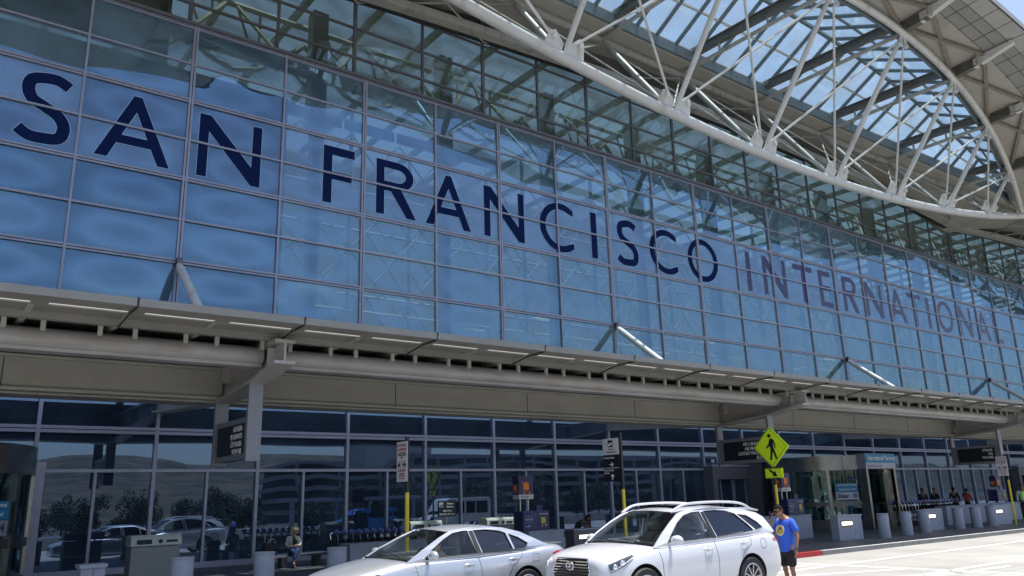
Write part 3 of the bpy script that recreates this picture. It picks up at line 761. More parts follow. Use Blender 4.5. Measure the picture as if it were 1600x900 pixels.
# edge beam above the set back wall
for off in (0, 67.5):
    b = MB(K); pts = [(X + off, 30.25, edgeZ(X) - .05) for X in [7.5 + 2.25 * i for i in range(31)]]
    for a, c in zip(pts, pts[1:]): b.beam(a, c, .55, .42)
    b.build('edge_beam', M['old_steel'], bld)
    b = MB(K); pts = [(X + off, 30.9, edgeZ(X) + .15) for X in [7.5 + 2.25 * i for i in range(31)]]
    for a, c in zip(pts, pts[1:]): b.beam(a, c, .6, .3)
    b.build('painted_gap_shade', M['gasket'], bld)  # black bar, shade of the gap under the soffit put into colour

# ------------------------------------------------------------------ lens trusses
def truss(off, label):
    t = empty('roof_truss', (off * K, 0, 0), 0, label, 'roof truss', 'white lens shaped trusses under the roof')
    arc = [7.5 + 67.5 * i / 54 for i in range(55)]
    nodes = [7.5 * i for i in range(1, 11)]
    MB(K).tube([(X, 24.8, lZ(X)) for X in arc], .275, 16).build('bottom_chord', M['white_steel'], t, smooth=True)
    MB(K).tube([(X, fY(X), tZ(X)) for X in arc], .205, 14).build('top_chord', M['white_steel'], t, smooth=True)
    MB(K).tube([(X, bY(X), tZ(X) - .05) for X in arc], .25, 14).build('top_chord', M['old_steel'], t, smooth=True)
    jc = MB(K)
    for i in range(3, 52, 2):
        X = arc[i]; jc.tube([(X - .04, 24.8, lZ(X)), (X + .04, 24.8, lZ(X))], .286, 16)
    jc.build('chord_joint', M['white_steel'], t, smooth=True)
    gj = MB(K)
    for X in nodes[1:-1]:
        B = Vector((X, 24.8, lZ(X))); F = Vector((X, fY(X), tZ(X))); Bk = Vector((X, bY(X), tZ(X)))
        mid = (B + F) / 2
        MB(K).tube([B + (F - B) * .03, B + (F - B) * .10, mid, B + (F - B) * .9, F - (F - B) * .03], [.09, .14, .155, .13, .085], 12).build('strut', M['white_steel'], t, smooth=True)
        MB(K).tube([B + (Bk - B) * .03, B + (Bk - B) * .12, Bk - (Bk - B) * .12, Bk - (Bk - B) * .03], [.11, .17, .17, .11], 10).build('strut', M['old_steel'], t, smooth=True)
        # gusset plates with pins
        for sg in (-1, 1):
            gs = MB(K)
            c = B + Vector((sg * .75, -.12, .1 + (0.0))); 
            gs.extr([B + Vector((sg * .15, -.05, .2)), B + Vector((sg * 1.25, -.05, .25)), B + Vector((sg * 1.05, -.35, .95)), B + Vector((sg * .75, -.42, 1.05)), B + Vector((sg * .15, -.25, .6))], (0, .05, .02))
            pc = B + Vector((sg * .82, -.33, .72)); gs.tube([pc + Vector((0, -.10, 0)), pc + Vector((0, .10, 0))], .13, 12)
            gs.build('gusset', M['white_steel'], t); gs = MB(K)
            pf = F + Vector((sg * .35, .10, -.75)); gs.tube([pf + Vector((0, -.10, 0)), pf + Vector((0, .10, 0))], .13, 10)
            gs.extr([F + Vector((sg * .02, .0, -.15)), F + Vector((sg * .30, .0, -.15)), F + Vector((sg * .52, .1, -.85)), F + Vector((sg * .20, .1, -.95))], (0, .05, 0))
            gs.build('pin_plate', M['white_steel'], t)
    rods = []
    for k in range(len(nodes) - 1):
        a, c = nodes[k], nodes[k + 1]
        for (p, q_) in ((a, c), (c, a)):
            if q_ in (7.5, 75.0) and p in (7.5, 75.0): continue
            for fn in (fY, bY):
                Bq = Vector((p, 24.8, lZ(p) + .35)); Tq = Vector((q_, fn(q_), tZ(q_) - .3))
                if (p in (7.5, 75.0)) or (q_ in (7.5, 75.0) and fn is bY): 
                    if p in (7.5, 75.0): continue
                d = (Tq - Bq).normalized()
                r_ = .068 if fn is fY else .05
                rod = MB(K).tube([Bq + d * .5, Bq + d * 1.1, Tq - d * 1.1, Tq - d * .5], [r_ * .5, r_, r_, r_ * .5], 8)
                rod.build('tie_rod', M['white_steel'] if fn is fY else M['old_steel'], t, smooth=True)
    for k in range(len(nodes) - 1):
        a, c = nodes[k], nodes[k + 1]
        # plan bracing between the back chord and the wall
        MB(K).tube([(a, bY(a), tZ(a) - .3), (c, DIN - .2, edgeZ(c))], .05, 6).build('wall_brace', M['old_steel'], t)
        MB(K).tube([(c, bY(c), tZ(c) - .3), (a, DIN - .2, edgeZ(a))], .05, 6).build('wall_brace', M['old_steel'], t)
    for X in nodes[1:-1]:
        rs = Vector((X, bY(X) + .25, tZ(X) + .95)); fr_ = Vector((X, fY(X) - .2, tZ(X) + .72))
        MB(K).ibeam(rs, fr_, .38, .54, .06).build('cross_beam', M['beam'], t)
        b = MB(K).tube([(X, bY(X), tZ(X) - .02), (X, fY(X), tZ(X) - .02)], .13, 10)
        for u in (.3, .62):
            p0 = Vector((X, bY(X) + (fY(X) - bY(X)) * u, tZ(X))); b.tube([p0, p0 + Vector((0, 0, .6))], .08, 6)
        b.build('cross_tie', M['old_steel'], t, smooth=True)
        # cantilever arm carrying the eave
        sl = (eZ(X) - tZ(X) - .62) / (EAVE_Y - skf(X))
        zz = lambda Y: tZ(X) + .62 + (Y - skf(X)) * sl
        y1 = fY(X) - .2; y2 = EAVE_Y + .75 + (y1 - EAVE_Y - .75) * .55; y3 = EAVE_Y + .7
        bb = MB(K).ibeam((X, y1, zz(y1) - .40), (X, y2, zz(y2) - .36), .42, .62, .07)
        bb.build('cantilever', M['beam'], t)
        tp = MB(K).extr([(X - .2, y2 + .4, zz(y2) - .75), (X - .2, y2 + .4, zz(y2) - .08), (X - .2, y3, zz(y3) - .10), (X - .2, y3, zz(y3) - .32)], (.4, 0, 0))
        tp.build('cantilever_tip', M['white_steel'], t)
        lf = MB(K).tube([(X - .34, y1 - 1.6, zz(y1 - 1.6) - .15), (X - .34, y1 - 1.6, zz(y1 - 1.6) - .75)], .16, 12); lf.build('floodlight', M['old_steel'], t, smooth=True)
    # crossed braces below the cream soffit
    for k in range(len(nodes) - 1):
        a, c = nodes[k], nodes[k + 1]
        def P(X, t_):
            yf = skf(X); z = tZ(X) + .62; return Vector((X, yf + (EAVE_Y - yf) * t_, z + (eZ(X) - z) * t_ - .16))
        for p0, p1 in ((P(a, .10), P(c, .52)), (P(a, .52), P(c, .10))):
            MB(K).beam(p0, p1, .22, .14).build('soffit_brace', M['rust'], t)
    return t
truss(0, 'long white lens shaped steel truss hanging under the skylit roof, upper right')
truss(67.5, 'next white lens truss beyond the right edge, mirrored in the glass above the last letters')
# ------------------------------------------------------------------ canopy over the pavement
def C2(k, Y): return 2.2 + k * Y
can = empty('entrance_canopy', (0, 0, 0), 0, 'long grey steel canopy over the pavement with a rounded front pipe and strip lamps', 'canopy')
cx0, cx1 = -15.0, 142.5
ZE = 6.45; YE = 18.0; YS = 19.45
b = MB(K)
for i in range(int((cx1 - cx0) / MOD)):
    a = cx0 + i * MOD
    b.box((a + .02, YE, ZE - .02), (a + MOD - .02, YE + .62, ZE + .05)); b.box((a + .02, YE + .80, ZE - .03), (a + MOD - .02, YS, ZE + .05))
    for u in (0, 1.0, 1.875, 2.875):
        w = .30 if u in (0, 1.875) else 0
        if w: b.box((a + u - .02 if u else a + .02, YE + .62, ZE - .02), (a + u + w, YE + .80, ZE + .05))
    b.box((a + .02, YE - .03, ZE - .03), (a + MOD - .02, YE + .06, ZE + .14))
b.build('edge_panel', M['edgepanel'], can)
MB(K).box((cx0, YE + .60, ZE + .055), (cx1, YS, ZE + .10)).build('panel_cover', M['canopy_pipe'], can)
ls = []
for i in range(int((cx1 - cx0) / 1.875)):
    a = cx0 + i * 1.875
    o = MB(K).box((a + .31, YE + .625, ZE + .0), (a + 1.875 - .03, YE + .795, ZE + .02)); ls.append((a, o))
for a, o in ls[:80]: o.build('strip_lamp', M['lamp'], can)
b = MB(K); b.box((cx0, YS + .02, 6.30), (cx1, YS + .10, 6.46)); b.box((cx0, YS + .02, 6.27), (cx1, YS + .22, 6.30)); b.build('purlin', M['edgepanel'], can)
MB(K).box((cx0, YS + .12, 6.50), (cx1, 25.6, 6.58)).build('roof_deck', M['canopy_dark'], can)
cb = []
for i in range(int((cx1 - cx0) / 1.875) + 1):
    a = cx0 + i * 1.875
    q = MB(K); q.extr([(a - .06, YE + .9, 6.40), (a - .06, 24, 6.28), (a - .06, 24, 6.495), (a - .06, YE + .9, 6.495)], (.12, 0, 0))
    q.box((a - .42, YS + .30, 6.06), (a - .32, YS + .38, 6.49)); q.box((a + .32, YS + .30, 6.06), (a + .42, YS + .38, 6.49))
    cb.append(q)
for q in cb[:80]: q.build('rafter', M['canopy'], can)
for i in range(int((cx1 - cx0) / MOD)):
    a = cx0 + i * MOD
    jn = MB(K); jn.tube([(a, YE - .06, ZE + .15), (a, YE + .05, ZE - .05), (a, YE + .8, ZE - .06), (a - .05, YS + .1, ZE - .2)], .022, 6); jn.build('panel_seam', M['gasket'], can)
PIPE_Y, PIPE_Z = 20.45, 6.02
arms = [7.5 + 22.5 * i for i in range(-1, 6)]
for a, c in zip(arms, arms[1:]):
    b = MB(K).tube([(a + .14, PIPE_Y, PIPE_Z), (c - .14, PIPE_Y, PIPE_Z)], .235, 20); b.box((a + .14, PIPE_Y - .10, PIPE_Z - .30), (c - .14, PIPE_Y + .30, PIPE_Z - .22))
    b.build('front_pipe', M['canopy_pipe'], can, smooth=True)
    b = MB(K); b.box((a + .1, 23.6, 5.30), (c - .1, 23.95, 6.06)); b.box((a + .1, 23.45, 6.06), (c - .1, 24.1, 6.14)); b.box((a + .1, 23.45, 5.22), (c - .1, 24.1, 5.30)); b.box((a + .1, 23.75, 5.16), (c - .1, 24.6, 5.215))
    b.build('box_girder', M['canopy'], can)
    for u in (5.6, 11.2, 16.9):
        MB(K).box((a + u, 23.594, 5.305), (a + u + .025, 23.602, 6.055)).build('girder_seam', M['gasket'], can)
        MB(K).tube([(a + u - 1.2, PIPE_Y, PIPE_Z), (a + u - 1.17, PIPE_Y, PIPE_Z)], .2385, 20).build('pipe_seam', M['canopy'], can, smooth=True)
    b = MB(K); b.box((a + .1, PIPE_Y + .35, 6.16), (c - .1, 23.4, 6.20)); b.build('soffit', M['canopy'], can)
for a in arms:
    # tapered I shaped arm out from the facade
    ys = [19.15, 21.2, 23.9, 26.5, 30.95]; zb = [5.72, 5.42, 5.20, 5.40, 5.66]; zt = [6.18, 6.18, 6.18, 6.12, 6.04]
    b = MB(K)
    pr = [(a - .03, y, z) for y, z in zip(ys, zb)] + [(a - .03, y, z) for y, z in list(zip(ys, zt))[::-1]]
    b.extr(pr, (.06, 0, 0))
    for i in range(4):
        b.extr([(a - .27, ys[i], zb[i] - .08), (a + .27, ys[i], zb[i] - .08), (a + .27, ys[i + 1], zb[i + 1] - .08), (a - .27, ys[i + 1], zb[i + 1] - .08)], (0, 0, .08))
        b.extr([(a - .27, ys[i], zt[i]), (a + .27, ys[i], zt[i]), (a + .27, ys[i + 1], zt[i + 1]), (a - .27, ys[i + 1], zt[i + 1])], (0, 0, .08))
    for y in (19.7, 23.2, 24.4, 28): b.box((a - .24, y, 5.66 if y != 28 else 5.52), (a + .24, y + .05, 6.12))
    b.build('arm', M['canopy_pipe'], can)
    MB(K).tube([(a + .0, DUP - .1, 11.02), (a, DUP - .5, 10.70), (a, 24.6, 6.85), (a, 23.9, 6.3)], [.07, .16, .16, .12], 14).build('strut', M['white_steel'], can, smooth=True)
    MB(K).tube([(a - .1, DUP - .14, 11.0), (a + .1, DUP - .14, 11.0)], .12, 10).box((a - .10, DUP - .30, 10.82), (a + .10, DUP - .12, 11.2)).build('strut_bracket', M['alu_dark'], can)

# hanging airline boards
def board(a, lines, label):
    t = empty('airline_sign', (a * K, 22.3 * K, 2.8), 0, label, 'hanging sign', 'airline boards hanging from the canopy arms')
    ox, oy, oz = a * K, 22.3 * K, 2.8
    def L(x, y, z): return (x * K - ox, y * K - oy, z * K - oz)
    def bx(nm, A, B, m):
        A = L(*A); B = L(*B); return MB().box(A, B).build(nm, m, t)
    bx('post', (a - .22, 20.98, 3.36), (a + .16, 21.10, 5.44), M['post_grey'])
    bx('post', (a - .22, 23.72, 3.36), (a + .16, 23.84, 5.22), M['post_grey'])
    bx('cabinet', (a - .17, 21.12, 3.44), (a + .17, 23.70, 4.52), M['post_grey'])
    bx('sign_face', (a - .185, 21.32, 3.58), (a - .172, 23.48, 4.38), M['black'])
    bx('sign_face', (a + .172, 21.32, 3.58), (a + .185, 23.48, 4.38), M['black'])
    n = len(lines)
    for i, s in enumerate(lines):
        z = 4.38 - .135 - (.8 / max(n, 4)) * (i + .0) - .06 if n > 3 else 4.30 - .21 * (i + .6)
        text(s, .140 * K, L(a - .187, 21.45, z), (0, -1, 0), (0, 0, 1), M['white'], t, align='RIGHT', width=1.95 * K * min(1, len(s) / 13 + .05), squeeze=.82, bold=.03)
        text(s, .118 * K, L(a + .187, 23.35, z), (0, 1, 0), (0, 0, 1), M['white'], t, align='RIGHT', width=1.95 * K * min(1, len(s) / 13 + .05), squeeze=.82, bold=.03)
    return t
board(7.5, ['AIR INDIA', 'FIJI AIRWAYS', 'LUFTHANSA', 'WOW AIR'], 'black hanging board listing AIR INDIA, FIJI AIRWAYS, LUFTHANSA and WOW AIR')
board(30, ['AIR CANADA', 'AIR FRANCE', 'CATHAY PACIFIC', 'KLM'], 'black hanging board listing AIR CANADA, AIR FRANCE, CATHAY PACIFIC and KLM')
board(52.5, ['ETIHAD', 'SAS', 'VOLARIS'], 'black hanging board listing ETIHAD, SAS and VOLARIS at the far right')

# ------------------------------------------------------------------ round door lobbies
def drum(cx, num, label, rz0=0):
    cy = 22.7; R = 2.75
    t = empty('revolving_door_lobby', (cx, cy, SW), 0, label, 'entrance lobby', 'round steel door lobbies')
    def ring(nm, r0, r1, z0, z1, a0, a1, m, n=28):
        b = MB(); rows = []
        for i in range(n + 1):
            a = R_(a0 + (a1 - a0) * i / n); c, s = math.cos(a), math.sin(a)
            rows.append([(r0 * c, r0 * s, z0), (r1 * c, r1 * s, z0), (r1 * c, r1 * s, z1), (r0 * c, r0 * s, z1), (r0 * c, r0 * s, z0)])
        b.grid(rows); b.face([b.vert(p) for p in rows[0][:4]]); b.face([b.vert(p) for p in rows[-1][:4]])
        return b.build(nm, m, t, smooth=True)
    Z1, Z0 = 3.38 - SW, 2.74 - SW
    ring('fascia', R - .25, R + .03, Z0, Z1, 0, 359.9, M['steel_mid'], 64)
    MB().lathe([(R - .1, Z1 - .04), (R - .1, Z1 - .02)], 40).build('lobby_roof', M['steel_dark'], t)
    # glazed side panels: angles (deg) measured from +x; the opening faces -y
    for (a0, a1) in ((112, 150), (150, 180), (180, 214), (214, 246), (-66, -34), (-34, 0), (0, 30), (30, 68)):
        ring('glass', R - .06, R - .04, .42, Z0, a0, a1, M['glass_door'], 8)
        ring('plinth', R - .10, R + .0, 0, .42, a0, a1, M['steel_dark'], 8)
        ring('rail', R - .11, R + .02, 1.03, 1.22, a0 + .5, a1 - .5, M['steel_dark'], 8)
    for a in (112, 150, 180, 214, 246, 294, 326, 0, 30, 68):
        w = 6.5 if a in (246, 294) else 2.6
        ring('post', R - .13, R + .045, .0, Z0, a - w / 2, a + w / 2, M['steel'] if w > 5 else M['steel_mid'], 4)
    for a in (228, 150):
        ring('fascia_joint', R + .025, R + .034, Z0, Z1, a - .15, a + .15, M['gasket'], 1)
    # portal with header sign
    px0, px1, py = -1.12, 1.12, -R - .10
    MB().box((px0 - .16, py, 0), (px0, py + .55, Z0 + .02)).build('portal_post', M['steel_mid'], t)
    MB().box((px1, py, 0), (px1 + .16, py + .55, Z0 + .02)).build('portal_post', M['steel_mid'], t)
    hd = MB().box((px0 - .17, py - .03, Z0 + .02), (px1 + .17, py + .5, Z1 + .05)).build('header', M['alu'], t)
    MB().box((px0 - .17, py - .045, Z0 + .28), (px1 + .17, py - .03, Z1 + .04)).build('header_band', M['cyan'], hd)
    text('International Terminal', .20, (px0 + .02, py - .047, Z0 + .40), (1, 0, 0), (0, 0, 1), M['white'], hd, bold=.02, width=2.4)
    text('Departures Level', .13, (px0 - .08, py - .032, Z0 + .08), (1, 0, 0), (0, 0, 1), M['steel_dark'], hd, bold=.005, width=1.4)
    # turning door wings
    for k in range(3):
        a = R_(35 + 120 * k); c, s = math.cos(a), math.sin(a); n = Vector((-s, c, 0))
        w = MB()
        for r0, r1 in ((.05, .12), (1.78, 1.86)): w.beam((r0 * c, -1.0 + r0 * s, 1.25), (r1 * c, -1.0 + r1 * s, 1.25), .05, 2.4)
        for z in (.08, 1.1, 2.4): w.beam((.1 * c, -1.0 + .1 * s, z), (1.8 * c, -1.0 + 1.8 * s, z), .05, .12)
        w.build('door_wing', M['steel_dark'], t)
        g_ = MB().beam((.1 * c, -1.0 + .1 * s, 1.25), (1.8 * c, -1.0 + 1.8 * s, 1.25), .012, 2.3); g_.build('door_glass', M['glass_door'], t)
    # sticker on the glass panel at the left of the opening
    def sticker(z0, z1, a0, a1, m, rr=R + .012): return ring('door_sticker', rr - .006, rr, z0, z1, a0, a1, m, 6)
    sa, sb = 219, 240
    if num == '04': sa, sb = 296, 322
    sticker(1.86, 2.02, sa, sb, M['cyan']); st = sticker(1.64, 1.85, sa, sb, M['cyan']); sticker(1.30, 1.62, sa, sb, M['alu'])
    def curved_text(s, h, a, z, m, w):
        am = R_(a); tang = Vector((-math.sin(am), math.cos(am), 0)); o = Vector((math.cos(am), math.sin(am), 0)) * (R + .05)
        text(s, h, (o.x - tang.x * w / 2, o.y - tang.y * w / 2, z), tang, (0, 0, 1), m, t, width=w, bold=.01)
    mid = (sa + sb) / 2
    curved_text('International Terminal', .09, mid, 1.90, M['white'], .86)
    curved_text('Departures Level', .09, mid, 1.71, M['white'], .72)
    curved_text('Door   ' + num, .19, mid, 1.38, M['black'], .86)
    # lobby link back to the facade
    MB().box((-1.5, R - .2, 0), (-1.38, 26.3 - cy, Z1 - .1)).build('link_wall', M['steel_dark'], t)
    MB().box((1.38, R - .2, 0), (1.5, 26.3 - cy, Z1 - .1)).build('link_wall', M['steel_dark'], t)
    MB().box((-1.5, R - .3, Z1 - .1), (1.5, 26.3 - cy, Z1)).build('link_roof', M['steel_dark'], t)
    return t
drum(36.4, '03', 'round stainless steel revolving door lobby with blue International Terminal header, Door 03')
drum(0.0, '04', 'round stainless steel door lobby cut by the left edge, Door 04 sticker')

def sliding(x0, x1, label):
    y = DLOW * K - .35
    t = empty('sliding_door_portal', ((x0 + x1) / 2, y, SW), 0, label, 'doorway', 'dark sliding door portals')
    w = (x1 - x0) / 2; H = 2.95
    MB().box((-w - .24, -.24, 0), (-w + .1, .4, H - .551)).build('frame_post', M['alu_dark'], t)
    MB().box((w - .25, -.9, 0), (w + .55, .4, H + .12)).build('frame_post', M['alu_dark'], t)
    MB().box((-w - .25, -.25, H - .55), (w + .1, .35, H + .06)).build('header', M['alu_dark'], t)
    MB().box((-w - .30, -.3, H + .06), (w + .1, .35, H + .14)).build('coping', M['alu'], t)
    for x in (-w + .25, -w + .50, 0, .12, w - .4):
        MB().box((x, -.05, 0), (x + .07, .02, H - .55)).build('door_stile', M['alu'], t)
    MB().box((-w + .1, .0, .02), (w - .25, .015, H - .55)).build('door_glass', M['glass_low'], t)
    MB().box((-w, .9, 0), (w, .95, H - .3)).build('inner_screen', M['int_dark'], t)
    MB().box((w + .03, -.912, 1.2), (w + .13, -.902, 1.38)).build('push_plate', M['steel'], t)
    return t
sliding(32.05, 34.9, 'dark grey sliding door portal behind the airline board, left of the Door 03 lobby')
sliding(67.1, 69.95, 'dark grey sliding door portal at the far right edge')
b = MB(); b.box((2.98, DLOW * K - .22, SW), (3.18, DLOW * K - .02, 3.12)); b.box((3.24, DLOW * K - .22, SW), (3.46, DLOW * K - .02, 3.12)); b.mi = 1; b.box((3.18, DLOW * K - .18, SW), (3.24, DLOW * K - .02, 3.12)); b.mi = 0
b.box((2.96, DLOW * K - .23, 3.12), (3.48, DLOW * K - .0, 3.26))
o = b.build('door_jamb', [M['alu'], M['gasket']]); setp(o, 'pair of pale upright metal jambs on the facade beside the left door lobby', 'door jamb')

# ------------------------------------------------------------------ street furniture
def bollard(x, y, label):
    h = .84; r = .21
    b = MB().lathe([(r, 0), (r, h - .05), (r * .985, h - .03), (r * .985, h - .025), (r + .008, h - .02), (r + .008, h), (r - .015, h + .012)], 28)
    o = b.build('bollard', M['conc'], smooth=True, loc=(x, y, SW)); setp(o, label, 'bollard', 'grey concrete bollards along the pavement')
    return o
for (x, y, l) in BOLLARDS: bollard(x, y, l)

def litbox(x0, x1, y, d, h, label, lampside='left', name='lit_barrier_block'):
    t = empty(name, ((x0 + x1) / 2, y, SW), 0, label, 'barrier block', 'grey barrier blocks with recessed lamps')
    w = (x1 - x0) / 2
    MB().box((-w, 0, 0), (w - .16, d, h - .06)).build('body', M['conc'], t)
    MB().box((w - .15, .0, 0), (w, d, h - .06)).build('end_slab', M['conc'], t)
    MB().box((-w - .02, -.02, h - .058), (w + .02, d + .02, h)).build('cap', M['conc'], t)
    f = MB().box((-w + .16, -.012, h - .40), (-w + .16 + .78, .0, h - .18)).build('lamp_frame', M['steel_dark'], t)
    MB().box((-w + .22, -.018, h - .35), (-w + .16 + .72, -.013, h - .23)).build('lamp', M['lamp2'], f)
    return t
for q in LITBOXES: litbox(*q)

def wallbox(x0, x1, y0, y1, h, label, name='planter_wall', cat='low wall'):
    t = empty(name, ((x0 + x1) / 2, (y0 + y1) / 2, SW), 0, label, cat)
    w = (x1 - x0) / 2; d = (y1 - y0) / 2
    MB().box((-w, -d, 0), (w, d, h - .05)).build('body', M['conc'], t)
    MB().box((-w - .02, -d - .02, h - .048), (w + .02, d + .02, h)).build('cap', M['conc'], t)
    return t
wallbox(24.2, 28.35, 18.5, 19.3, .86, 'grey low wall carrying the cart kiosk behind the man in the blue tee')
wallbox(39.6, 48.2, 18.7, 19.2, .85, 'long grey low wall behind the far right bollards')
wallbox(10.6, 15.1, 21.6, 22.2, .66, 'grey low wall in front of the luggage cart row, behind the silver sedan')
wallbox(15.75, 17.15, 20.0, 20.7, .79, 'grey low wall under the navy cart kiosk behind the silver sedan')

# recycling bins
def bin_(x, y, s, label, w=1.13):
    t = empty('recycling_bin', (x, y, SW), 0, label, 'recycling bin', 'three hole recycling bins')
    h = 1.02 * s; d = .55
    MB().box((-w / 2, 0, 0), (w / 2, d, h * .86)).build('body', M['bin'], t, bevel=.015)
    prof = [(0, -.01, h * .875), (0, -.03, h * .90), (0, .0, h * 1.06), (0, .05, h * 1.13), (0, .42, h * 1.13), (0, d + .01, h * 1.04), (0, d + .01, h * .875)]
    b = MB().extr([(-w / 2 - .02, p[1], p[2]) for p in prof], (w + .04, 0, 0)); b.build('lid', M['binlid'], t)
    b = MB()
    b.box((-w * .40, -.036, h * .925), (-w * .10, -.0, h * 1.03)); b.tube([(w * .08, -.036, h * .98), (w * .08, .0, h * .98)], .05, 14); b.box((w * .2, -.036, h * .955), (w * .43, -.0, h * 1.01))
    b.build('slot', M['black'], t)
    return t
bin_(5.42, 21.6, 1.0, 'beige three hole recycling bin on the left between bollards, cars mirrored behind it')
bin_(13.95, 23.0, 1.0, 'pale lidded recycling bin above the luggage carts, left of the Porter Service sign')
bin_(16.9, 23.0, 1.0, 'pale lidded recycling bin between the Porter Service sign and the navy kiosk')
o = MB(); 
t = empty('utility_box', (3.28, 17.6, SW), 0, 'small pale capped utility box at the bottom left', 'utility box')
MB().box((-.21, -.2, 0), (-.005, .2, .72)).box((.005, -.2, 0), (.21, .2, .72)).build('body', M['conc'], t)
MB().box((-.24, -.23, .722), (.24, .23, .79)).build('cap', M['conc'], t)

# bench
t = empty('bench', (10.45, 23.85, SW), 0, 'brushed steel slab bench against the glass with a woman sitting on it', 'bench')
b = MB(); b.extr([(-1.25, -.24, .30), (-1.25, .24, .30), (-1.25, .24, .36), (-1.25, .18, .385), (-1.25, -.18, .385), (-1.25, -.24, .36)], (2.5, 0, 0)); b.build('seat', M['steel'], t)
for x in (-1.0, 0.05, .95): MB().box((x, -.18, 0), (x + .16, .18, .295)).build('leg', M['steel_dark'], t)

# signs on yellow and black poles
def pole(t, h, ysplit, y=0, x=0):
    MB().tube([(x, y, 0), (x, y, ysplit)], .045, 12).build('yellow_pole', M['yellow'], t, smooth=True)
    MB().box((x - .035, y - .035, ysplit), (x + .035, y + .035, h)).build('black_pole', M['black'], t)
ANG = 0
def nopark(x, y, ztop, label):
    t = empty('no_parking_sign', (x, y, SW), 0, label, 'parking sign', 'no waiting signs on yellow poles')
    pole(t, ztop - SW + .10, 1.95)
    H = .86; W = .46; z0 = ztop - SW - H; X = -.06
    MB().box((X, -.10, z0), (X + .012, W - .10, z0 + H)).build('plate', M['plate'], t, bevel=.004)
    Y0 = W - .13
    def tx(s, z, h, m, w=.40): text(s, h, (X - .002, W / 2 - .10, z0 + z), (0, -1, 0), (0, 0, 1), m, t, align='CENTER', width=w, bold=.02)
    tx('NO WAITING', .755, .060, M['redtxt']); tx('NO PARKING', .665, .060, M['redtxt'])
    tx('ACTIVE PASSENGER', .600, .034, M['black'], .36); tx('LOADING UNLOADING', .555, .034, M['black'], .36); tx('ONLY', .505, .034, M['black'], .2)
    tx('$100 FINE', .215, .055, M['redtxt'], .38); tx('MINIMUM', .155, .034, M['redtxt'], .22); tx('TOW AWAY', .105, .034, M['redtxt'], .3); tx('ALL TIMES', .055, .034, M['redtxt'], .28)
    b = MB()  # tow pictogram: car lifted by a truck
    def rc(ya, za, yb, zb): b.box((X - .004, W / 2 - .10 - yb, z0 + za), (X - .001, W / 2 - .10 - ya, z0 + zb))
    rc(-.18, .335, -.06, .375); rc(-.15, .375, -.09, .405); rc(.03, .34, .18, .375); rc(.09, .375, .15, .41); rc(-.04, .40, .05, .412)
    for cy in (-.16, -.08, .06, .15): b.tube([(X - .004, W / 2 - .10 - cy, z0 + .335), (X - .001, W / 2 - .10 - cy, z0 + .335)], .017, 10)
    for (za, zb) in ((.30, .305), (.44, .445)): rc(-.20, za, .20, zb)
    b.build('tow_pictogram', M['black'], t)
    return t
nopark(8.97, 15.6, 3.17, 'white and red no waiting sign on a pole behind the silver sedan')
nopark(40.1, 16.0, 3.12, 'white and red no waiting sign on a pole by the far right bollards')

t = empty('ground_transport_sign', (15.5, 15.6, SW), 0, 'tall black and white Ground Transportation sign on a pole behind the white SUV', 'direction sign')
pole(t, 3.40, 1.92)
gx = -.06; W = .60
MB().box((gx, .03, 2.83), (gx + .02, .03 + W, 3.26)).build('white_panel', M['plate'], t)
MB().box((gx, .03, 2.13), (gx + .02, .03 + W, 2.828)).build('black_panel', M['black'], t)
b = MB().box((gx - .004, .24, 3.03), (gx - .001, .42, 3.21)); b.build('pictogram_square', M['black'], t)
b = MB(); b.box((gx - .007, .34, 3.06), (gx - .0045, .40, 3.10)); b.box((gx - .007, .27, 3.08), (gx - .0045, .32, 3.15)); b.box((gx - .007, .355, 3.10), (gx - .0045, .385, 3.14)); b.build('pictogram', M['white'], t)
def gt(s, y, z, h, m, w): text(s, h, (gx - .002, y, z), (0, -1, 0), (0, 0, 1), m, t, width=w, bold=.01)
gt('Ground', .42, 2.95, .045, M['black'], .2); gt('Transportation', .50, 2.88, .045, M['black'], .36)
gt('Parking Shuttles', .61, 2.73, .048, M['white'], .40); gt('Hotel Courtesy', .61, 2.40, .048, M['white'], .36); gt('Shuttles', .61, 2.33, .048, M['white'], .2)
b = MB(); b.box((gx - .005, .05, 2.475), (gx - .001, .61, 2.485))
for (cy, cz, an) in ((.32, 2.57, 0), (.30, 2.24, 90)):
    a = R_(an); dr = Vector((0, -math.cos(a), math.sin(a))); c = Vector((gx - .004, cy, cz))
    b.beam(c - dr * .07, c + dr * .06, .022, .004, up=(1, 0, 0)) if False else b.tube([c - dr * .07, c + dr * .06], .011, 6)
    pn = Vector((0, dr.z, -dr.y))
    for s in (-1, 1): b.tube([c + dr * .07, c + dr * .01 + pn * .055 * s], .010, 6)
b.build('arrow', M['white'], t)

